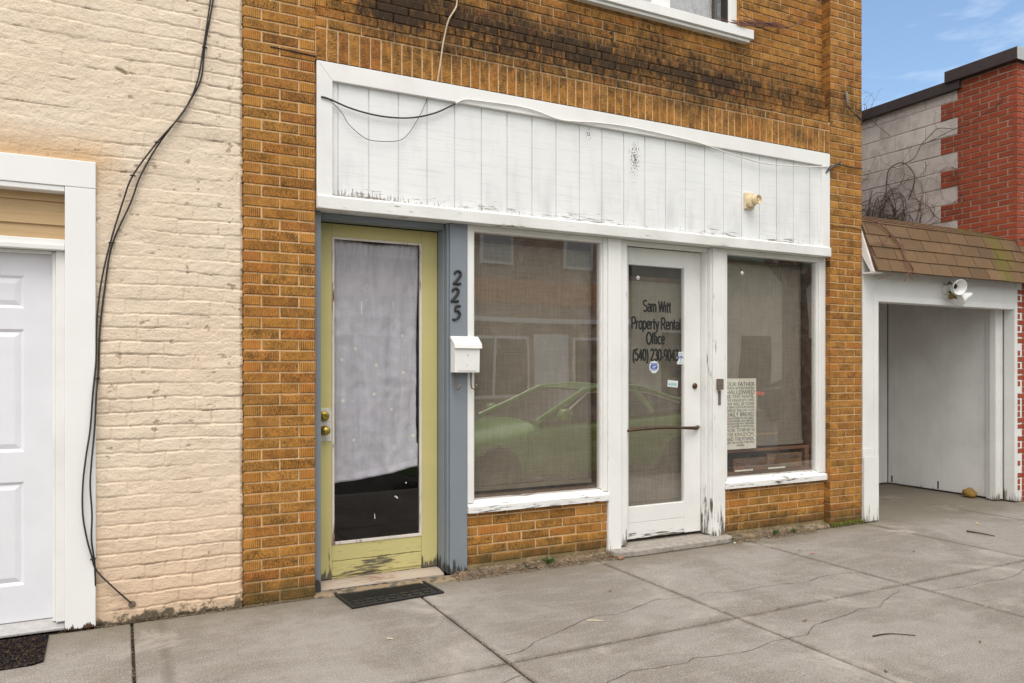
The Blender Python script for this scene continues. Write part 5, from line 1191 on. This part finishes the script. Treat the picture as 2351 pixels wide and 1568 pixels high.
# weeds
M['leafg'] = plain('weed green', (.07, .12, .025), .6, var=.4, scale=60); M['moss'] = plain('yellow green moss', (.12, .13, .03), .95, var=.4, scale=80, spec=.1)
def weed(X, Y, n, h, label, zb=.03):
    x, y = G(X, Y, zb); mb = MB()
    for i in range(n):
        a = random.uniform(0, 6.283); l = h * random.uniform(.5, 1.1); b0 = Vector((x + random.gauss(0, .012), y + random.gauss(0, .008), zb - .01)); d = Vector((math.cos(a) * .6, math.sin(a) * .4, .9)).normalized() * l; sd = Vector((-math.sin(a), math.cos(a), 0)) * l * .09
        m1 = b0 + d * .5 ; tip = b0 + d + Vector((math.cos(a), math.sin(a), -.5)) * l * .35
        b = len(mb.v); mb.v += [tuple(b0), tuple(m1 - sd), tuple(tip), tuple(m1 + sd)]; mb.face((b, b + 1, b + 2)); mb.face((b, b + 2, b + 3))
    o = mb.build('weed', M['leafg'], loc=(x, y, 0), recalc=False); tag(o, label, 'weed', 'small weeds at the foot of the brick walls')
wd_ = [(c6(1437, 805), 34, .055, 'largest green weed, under the left knee wall near its middle'), (c6(1300, 830), 10, .035, 'small weed left of the largest one under the left knee wall'),
       (c3(680, 620), 26, .05, 'green weed under the right knee wall, nearest the door step'), (c3(790, 610), 16, .045, 'weed in the middle of the ledge under the right knee wall'), (c3(400, 660), 14, .04, 'low weed beside the right end of the concrete door step')]
for (q, n, h, lb) in wd_: weed(q[0], q[1], n, h, lb)
mb = MB()
for i in range(500):
    x = 5.1 + 1.08 * random.random() ** .7; y = .005 - .03 * random.random() + (.05 if x < 5.77 else 0); z = .012 + .03 * random.random() * (1 if x > 5.7 else .6); r = random.uniform(.004, .010)
    b = len(mb.v); mb.v += [(x - r, y - r, z - r), (x + r, y - r, z - r), (x, y + r, z - r), (x, y - r * .3, z + r)]
    for f_ in ((0, 1, 3), (1, 2, 3), (2, 0, 3), (0, 2, 1)): mb.face([b + k for k in f_])
o = mb.build('moss', M['moss'], recalc=False); tag(o, 'yellow green moss along the foot of the right pilaster', 'moss', kind='stuff')
# loose litter
def stick(p0, p1, r, bow, label, mat, z=.004):
    a, b = Vector((*G(*p0), z)), Vector((*G(*p1), z)); mid = (a + b) / 2 + Vector((bow[0], bow[1], .002)); mb = MB(); mb.tube(smooth_path([a, mid, b], 6), [r * (1 - .04 * i) for i in range(13)], 6)
    o = mb.build('twig', mat, smooth=True, loc=tuple(a)); tag(o, label, 'twig', 'twigs on the sidewalk')
M['twig'] = plain('dark twig', (.045, .032, .022), .8); M['pale'] = plain('pale wood splinter', (.62, .54, .38), .7)
stick(c3(1288, 1277), c3(1556, 1272), .0042, (.0, .03), 'thin curved dark twig lying in the right foreground', M['twig']); stick(c3(1880, 617), c3(2055, 648), .008, (0, 0), 'thick short brown twig in front of the alcove', M['twig'], .008)
stick(c6(1680, 1177), c6(1780, 1180), .0035, (0, 0), 'pale straight splinter beside the thin crack', M['pale']); stick(c6(420, 1292), c6(460, 1294), .004, (0, 0), 'tiny pale splinter in the left middle of the sidewalk', M['pale'])
def leaf(q, s, col, label, cat='leaf', rot=0.):
    x, y = G(*q); mb = MB(); pts = []
    for k in range(10):
        a = k / 10 * 6.283; r = s * (1 - .45 * abs(math.sin(a))) ; pts.append((x + r * math.cos(a) * math.cos(rot) - r * .6 * math.sin(a) * math.sin(rot), y + r * math.cos(a) * math.sin(rot) + r * .6 * math.sin(a) * math.cos(rot), .003 + .004 * math.cos(2 * a) + .004))
    b = len(mb.v); mb.v += pts + [(x, y, .004)]
    for k in range(10): mb.face((b + k, b + (k + 1) % 10, b + 10))
    m = plain(label[:20], col, .8, var=.2, scale=120); o = mb.build('leaf' if cat == 'leaf' else 'litter', m, loc=(x, y, 0)); so = o.modifiers.new('s', 'SOLIDIFY'); so.thickness = .001; tag(o, label, cat, 'leaves on the sidewalk' if cat == 'leaf' else None)
leaf(c6(1825, 992), .016, (.16, .075, .035), 'small brown leaf left of the joint from the office door'); leaf(c3(908, 754), .028, (.50, .16, .13), 'pinkish red scrap on the slab before the right window', 'scrap'); leaf(c3(1545, 742), .014, (.14, .06, .03), 'small dark leaf on the slab before the alcove')
leaf(c3(825, 737), .012, (.13, .075, .045), 'tiny brown leaf left of the pinkish scrap'); leaf(c6(2040, 972), .014, (.42, .34, .20), 'pale tan leaf near the joint from the office door')
leaf(c3(860, 1178), .02, (.19, .11, .06), 'flat brown leaf right of the middle joint crossing', rot=.2); leaf(c3(1962, 1313), .014, (.22, .12, .05), 'brown leaf at the right foreground', rot=.5); leaf(c3(1370, 1500), .016, (.12, .07, .05), 'dark leaf at the lower right corner area', rot=1)
def stone(q, s, col, label, name='stone', zb=0, n=2, sx=1.3, yoff=None):
    x, y = G(*q) if yoff is None else yoff; bm = bmesh.new(); bmesh.ops.create_icosphere(bm, subdivisions=3, radius=1)
    mb = MB()
    for v in bm.verts:
        c = v.co.copy(); k = 1 + .28 * mnoise.noise(c * 1.3 + Vector((x * 7, y, 0))) + .10 * mnoise.noise(c * 4); mb.v.append((x + c.x * s * sx * k, y + c.y * s * k, max(zb, zb + s * .62 + c.z * s * .75 * k)))
    for f in bm.faces: mb.face([v.index for v in f.verts])
    bm.free(); m = plain(label[:24], col, .9, var=.3, scale=60, bmp=.01); o = mb.build(name, m, loc=(x, y, zb), smooth=False); tag(o, label, 'stone', None)
stone(c6(1892, 790), .020, (.26, .15, .09), 'brown brick chip beside the left end of the door step'); stone(c6(1805, 770), .013, (.42, .32, .24), 'small pale stone at the corner of the left knee wall'); stone(c6(42, 972), .011, (.8, .8, .76), 'white pebble at the left corner of the black doormat', zb=.004)
stone(c3(1943, 566), .012, (.62, .45, .22), 'small orange tan pebble in front of the alcove'); stone(c3(418, 690), .010, (.6, .55, .46), 'tiny pale pebble at the right end of the door step')
stone((0, 0), .075, (.26, .155, .035), 'mossy yellow brown rock against the alcove wall', sx=.95, yoff=(8.52, .42))

# ================================================================== VINES
M['vine'] = plain('dry vine stem', (.10, .062, .048), .8, var=.35, scale=40); M['vine2'] = plain('reddish vine stem', (.16, .07, .05), .8, var=.3, scale=40)
def vine_walk(mb, start, d, n, step, r0, curl, plane, lift=.012, branch=.12, depth=0, gz=0.0):
    p = Vector(start); a = d; pts = []; 
    k = random.uniform(-curl, curl)
    for i in range(n):
        pts.append(plane(p.x, p.y, lift + random.uniform(0, .02)))
        k += random.gauss(0, curl * .45); k *= .9; a += k; 
        if gz: a += gz * math.cos(a)
        p = Vector((p.x + math.cos(a) * step, p.y + math.sin(a) * step))
        if depth < 2 and random.random() < branch: vine_walk(mb, (p.x, p.y), a + random.choice((-1, 1)) * random.uniform(.5, 1.2), int(n * .45), step, r0 * .55, curl * 1.2, plane, lift, branch * .7, depth + 1, gz)
    if len(pts) > 2: mb.tube(pts, [max(.0012, r0 * (1 - .75 * i / len(pts))) for i in range(len(pts))], 4, cap=False)
wallp = lambda u, v, l: (BX - .01 - l, u, v)
mb = MB(); random.seed(21)
for i in range(46):
    y = random.uniform(1.15, 2.3); vine_walk(mb, (y, 3.0), random.uniform(.9, 2.2), random.randint(10, 26), .045, random.uniform(.004, .008), .30, wallp, .012, .14)
for i in range(16):
    y = random.uniform(1.5, 2.3); vine_walk(mb, (y, 3.3 + random.random() * .5), random.uniform(0, 6.28), 22, .04, .004, .40, wallp, .03, .16)
for lp in range(9):      # loose hanging loops
    c = (random.uniform(1.35, 2.0), random.uniform(3.25, 3.5)); r = random.uniform(.14, .34)
    mb.tube([wallp(c[0] + r * .62 * math.cos(t / 14 * 5.2 + lp), c[1] + r * 1.15 * math.sin(t / 14 * 5.2 + lp), .02 + .02 * math.sin(t)) for t in range(15)], .005, 4, cap=False)
arc = [WX(*c5(u, v)) for u, v in ((330, 1380), (375, 1280), (385, 1160), (395, 1060), (430, 1015), (490, 990), (540, 1010), (590, 1080), (580, 1170), (545, 1260))]; mb.tube(smooth_path([wallp(a, b, .03) for a, b in arc], 4), .007, 5)
arc = [WX(*c5(u, v)) for u, v in ((500, 1000), (580, 960), (620, 890), (640, 850), (700, 790), (745, 745), (800, 735), (880, 745))]; mb.tube(smooth_path([wallp(a, b, .02) for a, b in arc], 4), .0045, 5)
arc = [WX(*c5(u, v)) for u, v in ((540, 1230), (620, 1270), (690, 1310), (725, 1370), (770, 1400))]; mb.tube(smooth_path([wallp(a, b, .02) for a, b in arc], 4), .004, 5)
arc = [WX(*c5(u, v)) for u, v in ((640, 860), (760, 800), (880, 740), (1000, 700), (1060, 655), (1150, 600), (1200, 560), (1240, 500))]; mb.tube(smooth_path([wallp(a, b, .015) for a, b in arc], 4), .0035, 5)
arc = [WX(*c5(u, v)) for u, v in ((232, 590), (262, 660), (330, 730), (405, 790))]; mb.tube(smooth_path([wallp(a, b, .02) for a, b in arc], 4), .004, 5)
for i in range(7): vine_walk(mb, (random.uniform(1.8, 2.1), 4.55 + random.random() * .3), random.uniform(-1.2, 3.5), 16, .03, .003, .4, wallp, .05, .1)
for i in range(8): vine_walk(mb, (random.uniform(.1, .7), random.uniform(3.2, 4.3)), random.uniform(0, 6.28), 22, .04, .0022, .3, wallp, .01, .1)
o = mb.build('climbing_vine', M['vine'], loc=(BX, 1.6, 2.9), recalc=False); tag(o, 'leafless tangled vine climbing the pale block wall above the shingle roof', 'vine')
# vine strand over the roof
def rp(u, v): return ((2300 + u / 3.137) * .8166, (500 + v / 3.137) * .8166)
def on_roof(q, l=.03):
    X, Y = rp(*q); best = None
    for k in range(60):
        t = k / 59; pt = E0 + (E1 - E0) * (t * 1.08 - .04); x, z = P(X, Y, pt.y); e = abs(z - pt.z)
        if best is None or e < best[0]: best = (e, x, pt.y, pt.z)
    return (best[1], best[2] - l, best[3] + l * .3)
mb = MB(); mb.tube(smooth_path([on_roof(q) for q in ((390, 345), (500, 410), (600, 495), (680, 580), (710, 640), (740, 720), (790, 780), (815, 825))], 4), .006, 5)
mb.tube(smooth_path([on_roof(q) for q in ((600, 495), (640, 560), (720, 620), (735, 700), (745, 790), (780, 820))], 4), .004, 5); mb.tube(smooth_path([on_roof(q) for q in ((540, 600), (560, 560), (590, 515))], 4), .0035, 5); mb.tube(smooth_path([on_roof(q) for q in ((430, 590), (480, 580), (545, 600), (700, 620))], 4), .003, 5)
for q in (((790, 835), (775, 880), (757, 915)), ((690, 835), (640, 860), (560, 880), (525, 895)), ((800, 850), (815, 875), (830, 892)), ((790, 835), (850, 855), (890, 850))):
    mb.tube(smooth_path([(P(*rp(*k), -.17)[0], -.17, P(*rp(*k), -.17)[1]) for k in q], 4), .0035, 4)
mb.tube(smooth_path([on_roof(q, .05) for q in ((1812, 345), (1740, 460), (1715, 570), (1740, 660), (1790, 735))], 4), .005, 5)
o = mb.build('trailing_vine', M['vine2'], loc=(6.6, -.1, 2.4), recalc=False); tag(o, 'thin bare vine strand trailing down over the brown shingles', 'vine')
# twig bundle at the upper window
mb = MB(); random.seed(5)
def k7(u, v): return ((1878 + u / 2.24) * .8166, (v / 2.24) * .8166)
def wp(q, y=.04): X, Y = k7(*q); x, z = P(X, Y, y); return (x, y, z)
for i in range(16):
    o_ = lambda s: random.uniform(-s, s)
    x0_ = random.uniform(395, 560); mb.tube(smooth_path([wp((x0_, 140 + o_(14)), .02), wp((x0_ + 70, 150 + o_(16)), .01), wp((x0_ + 150, 156 + o_(16)), .02), wp((x0_ + 210 + o_(30), 162 + o_(20)), .03)], 3), .0035, 4)
for (a, b, c) in (((440, 55), (470, 75), (505, 110)), ((310, 110), (360, 130), (420, 150)), ((395, 175), (430, 172), (460, 165)), ((500, 110), (560, 130), (640, 150)), ((640, 140), (700, 150), (720, 165))):
    mb.tube(smooth_path([wp(a), wp(b), wp(c)], 4), .003, 4)
mb.tube(smooth_path([wp(q, .06) for q in ((700, 168), (765, 170), (830, 140), (890, 95), (930, 50), (970, -10), (985, -60))], 4), .005, 5)
o = mb.build('dry_vine', M['vine2'], loc=wp((560, 155)), recalc=False); tag(o, 'reddish dry twigs caught at the right end of the upper window sill', 'vine')
# ================================================================== ACROSS THE STREET (seen as reflections in the glass)
m_, nt, b_ = newmat('brown street brick', .85, spec=.2); p = wpos(nt); br = nd(nt, 'ShaderNodeTexBrick', {'Vector': nd(nt, 'ShaderNodeCombineXYZ', {0: sepx(nt, p)[0], 1: sepx(nt, p)[2]}).outputs[0], 'Color1': (.34, .23, .17, 1), 'Color2': (.42, .29, .22, 1), 'Mortar': (.30, .26, .22, 1), 'Scale': 1.0, 'Brick Width': .22, 'Row Height': .07, 'Mortar Size': .008})
nt.links.new(br.outputs[0], b_.inputs['Base Color']); M['sbrick'] = m_
M['sorange'] = plain('orange brick band', (.50, .20, .08), .8); M['swhite'] = plain('whitewashed brick', (.85, .83, .78), .8); M['dkglass'] = plain('dark street glass', (.035, .035, .035), .12, var=.1, spec=.3); M['swin'] = plain('pale window blind', (.42, .44, .42), .6)
BB = thing('brown_brick_building', 'brown brick building with whitewashed ground floor across the street, mirrored in the large window', 'building', (5, -16.6, 0))
mb = MB(); mb.box(-6, 15.8, -26, -16.6, -.17, 7.2); mb.build('wall', M['sbrick'], BB); MB().box(-6, 15.8, -16.6, -16.56, 3.55, 4.25).build('brick_band', M['sorange'], BB)
MB().box(-6, 15.8, -16.6, -16.40, 2.95, 3.10).build('cornice_band', M['swhite'], BB)
for i in range(7):
    a = -5 + i * 3.0; f_ = MB().box(a, a + 1.15, -16.6, -16.53, 4.7, 6.6).build('window', M['swhite'], BB); MB().box(a + .08, a + 1.07, -16.53, -16.515, 4.8, 6.5).build('pane', M['swin'], f_)
for i in range(5):
    a = -4.5 + i * 4.1; MB().box(a, a + 1.3, -16.6, -16.54, -.17, 2.6).build('pier', M['swhite'], BB)
    f_ = MB().box(a + 1.5, a + 3.9, -16.6, -16.53, .5, 2.5).build('shop_window', M['swhite'], BB); MB().box(a + 1.6, a + 2.6, -16.53, -16.51, .6, 2.4).build('pane', M['dkglass'], f_); MB().box(a + 2.7, a + 3.8, -16.53, -16.51, .6, 2.4).build('pane', M['dkglass'], f_)
M['beige'] = plain('beige stucco', (.85, .74, .55), .9, var=.1, scale=2); M['groof'] = plain('pale green metal roof', (.20, .34, .30), .5, var=.1)
BG = thing('beige_building', 'beige building with a green metal roof across the street, mirrored in the right window', 'building', (24, -17, 0))
MB().box(16.2, 40, -27, -17, -.17, 5.6).build('wall', M['beige'], BG); mb = MB(); mb.prism([(-16.2, 5.5), (-16.2, 5.65), (-22, 8.6), (-27.5, 5.65), (-27.5, 5.5)], 'x', 16.0, 40.3); mb.build('roof', M['groof'], BG)
for i in range(6): a = 17.5 + i * 3.7; MB().box(a, a + 1.5, -17, -16.95, .4, 2.7).build('window', M['dkglass'], BG)
# parked cars
M['chrome'] = plain('bright window trim', (.85, .85, .85), .35, .3)
def make_car(color, name, label, loc, rot, tail=False):
    m_, nt, b_ = newmat(name + ' paint', .28, color, .5); b_.inputs['Coat Weight'].default_value = .5
    t = thing(name, label, 'car', (0, 0, 0))
    L, W = 4.75, .93
    st = [(0, .50, .30, .55, .66), (.12, .80, .22, .62, .72), (.5, .92, .20, .72, .80), (1.1, .94, .20, .80, .90), (1.75, .94, .20, .88, .98), (2.6, .94, .20, .90, .99), (3.5, .95, .20, .93, 1.02), (4.2, .93, .22, .95, 1.06), (4.62, .84, .28, .94, 1.05), (4.75, .66, .38, .85, .95)]
    mb = MB(); N = 12; rings = []
    for (x, hw_, zb, zs_, zt_) in st:
        ring = [(-hw_ * .9, zb), (-hw_, zb + .12), (-hw_ * 1.0, (zb + zs_) / 2), (-hw_ * .98, zs_ - .05), (-hw_ * .86, zs_ + .02), (-hw_ * .5, zt_)]
        ring = ring + [(-a, c) for a, c in reversed(ring)]; b = len(mb.v); mb.v += [(x, a, c) for a, c in ring]; rings.append(b)
    for i in range(len(rings) - 1):
        for k in range(N): k2 = (k + 1) % N; mb.face((rings[i] + k, rings[i] + k2, rings[i + 1] + k2, rings[i + 1] + k))
    mb.face([rings[0] + k for k in range(N)]); mb.face([rings[-1] + k for k in reversed(range(N))])
    o = mb.build('body', m_, t, smooth=True); ss = o.modifiers.new('s', 'SUBSURF'); ss.levels = 2; ss.render_levels = 2
    gh = [(1.55, .74, .93, .935), (2.35, .60, .94, 1.31), (2.9, .58, .96, 1.36), (3.4, .57, .98, 1.33), (4.25, .68, 1.02, 1.06)]
    mb = MB(); rr = []
    for (x, ht, zb, zt_) in gh:
        wb = .84 if x < 4 else .78; b = len(mb.v); mb.v += [(x, -wb, zb), (x, -ht, zt_), (x, ht, zt_), (x, wb, zb)]; rr.append(b)
    for i in range(4):
        for k in range(3): mb.face((rr[i] + k, rr[i] + k + 1, rr[i + 1] + k + 1, rr[i + 1] + k))
    o = mb.build('windows', M['dkglass'], t)
    mb = MB()
    for i in (1, 2):
        (x0_, h0, _, z0_), (x1_, h1, _, z1_) = gh[i], gh[i + 1]; mb.quad((x0_, -h0, z0_ + .012), (x1_, -h1, z1_ + .012), (x1_, h1, z1_ + .012), (x0_, h0, z0_ + .012))
    for sgn in (-1, 1):
        mb.tube([(1.5, sgn * .82, .93), (2.35, sgn * .62, 1.31), (2.9, sgn * .60, 1.36), (3.4, sgn * .59, 1.33), (4.3, sgn * .70, 1.05)], .042, 8); mb.tube([(3.3, sgn * .60, 1.32), (3.45, sgn * .82, .98)], .04, 6)
    mb.build('roof', m_, t, recalc=False)
    for sgn in (-1, 1):
        MB().tube([(1.85, sgn * .86, .99), (2.4, sgn * .64, 1.285), (2.95, sgn * .625, 1.325), (3.5, sgn * .64, 1.26), (4.0, sgn * .74, 1.10)], .014, 6).build('window_trim', M['chrome'], t)
        mb = MB(); mb.tube([(1.80, sgn * .90, .98), (1.78, sgn * 1.0, 1.02), (1.80, sgn * 1.13, 1.03)], [.05, .08, .06], 10); mb.build('side_mirror', m_, t, smooth=True)
        for xw in (.92, 3.85):
            wdd = MB().lathe([(.0, -.02), (.20, -.02), (.32, 0), (.335, .03), (.335, .2), (.32, .23), (0, .23)], (xw, sgn * .72, .335), (0, sgn, 0), 28).build('wheel', M['rubber'], t)
            MB().lathe([(0, .20), (.05, .235), (.21, .232), (.225, .238), (0, .24)], (xw, sgn * .72, .335), (0, sgn, 0), 20).build('rim', M['storm'], wdd)
        MB().box(.02, .14, sgn * .62 - .16, sgn * .62 + .16, .58, .68).build('headlight', M['swhite'], t, bevel=.02)
        tm, nt2, bb2 = newmat('tail light', .3, (.6, .02, .02)); 
        if tail: bb2.inputs['Emission Color'].default_value = (1, .05, .04, 1); bb2.inputs['Emission Strength'].default_value = 0.8
        MB().box(4.66, 4.765, sgn * .60 - .18, sgn * .60 + .18, .78, .88).build('tail_light', tm, t, bevel=.02)
    t.location = loc; t.rotation_euler = (0, 0, rot); return t
make_car((.17, .38, .06), 'green_car', 'bright lime green coupe parked at the near kerb, mirrored in the large window', (3.12, -4.12, -.15), 0)
make_car((.03, .03, .035), 'dark_car', 'dark car with a lit red tail light across the street, mirrored in the right window', (21.9, -11.4, -.15), math.pi, True)
# bare street tree
TR = thing('street_tree', 'bare winter tree at the kerb, mirrored in the right shop window', 'tree', (9.9, -4.0, -.05))
M['bark'] = plain('grey bark', (.06, .053, .047), .9, var=.3, scale=20, bmp=.02)
random.seed(3); tk = MB(); tk.tube([(9.9, -4.0, -.17), (9.9, -4.0, .1), (9.88, -3.98, 1.0), (9.93, -4.0, 2.2), (9.9, -4.05, 3.0)], [.34, .28, .23, .21, .18], 14); cw = MB()
def limb(mb, p, d, r, n, lv):
    pts = [p]; rs = [r]
    for i in range(n):
        d = (d + Vector((random.gauss(0, .16), random.gauss(0, .16), random.gauss(.05, .1)))).normalized(); p = p + d * (.34 - .03 * lv); pts.append(p); rs.append(r * (1 - .8 * (i + 1) / n))
        if lv < 3 and i > 0 and random.random() < .75: limb(mb, p, (d + Vector((random.gauss(0, .7), random.gauss(0, .7), random.uniform(0, .5)))).normalized(), rs[-1] * .65, max(3, n - 2), lv + 1)
    mb.tube(pts, rs, 6 if lv < 2 else 4, cap=False)
for k in range(7): a = k * 2 * math.pi / 7; limb(cw, Vector((9.9, -4.05, 2.6 + .05 * k)), Vector((math.cos(a), math.sin(a) * .8, 1.9)).normalized(), .07, 10, 0)
tk.build('trunk', M['bark'], TR, smooth=True); cw.build('crown', M['bark'], TR, recalc=False)
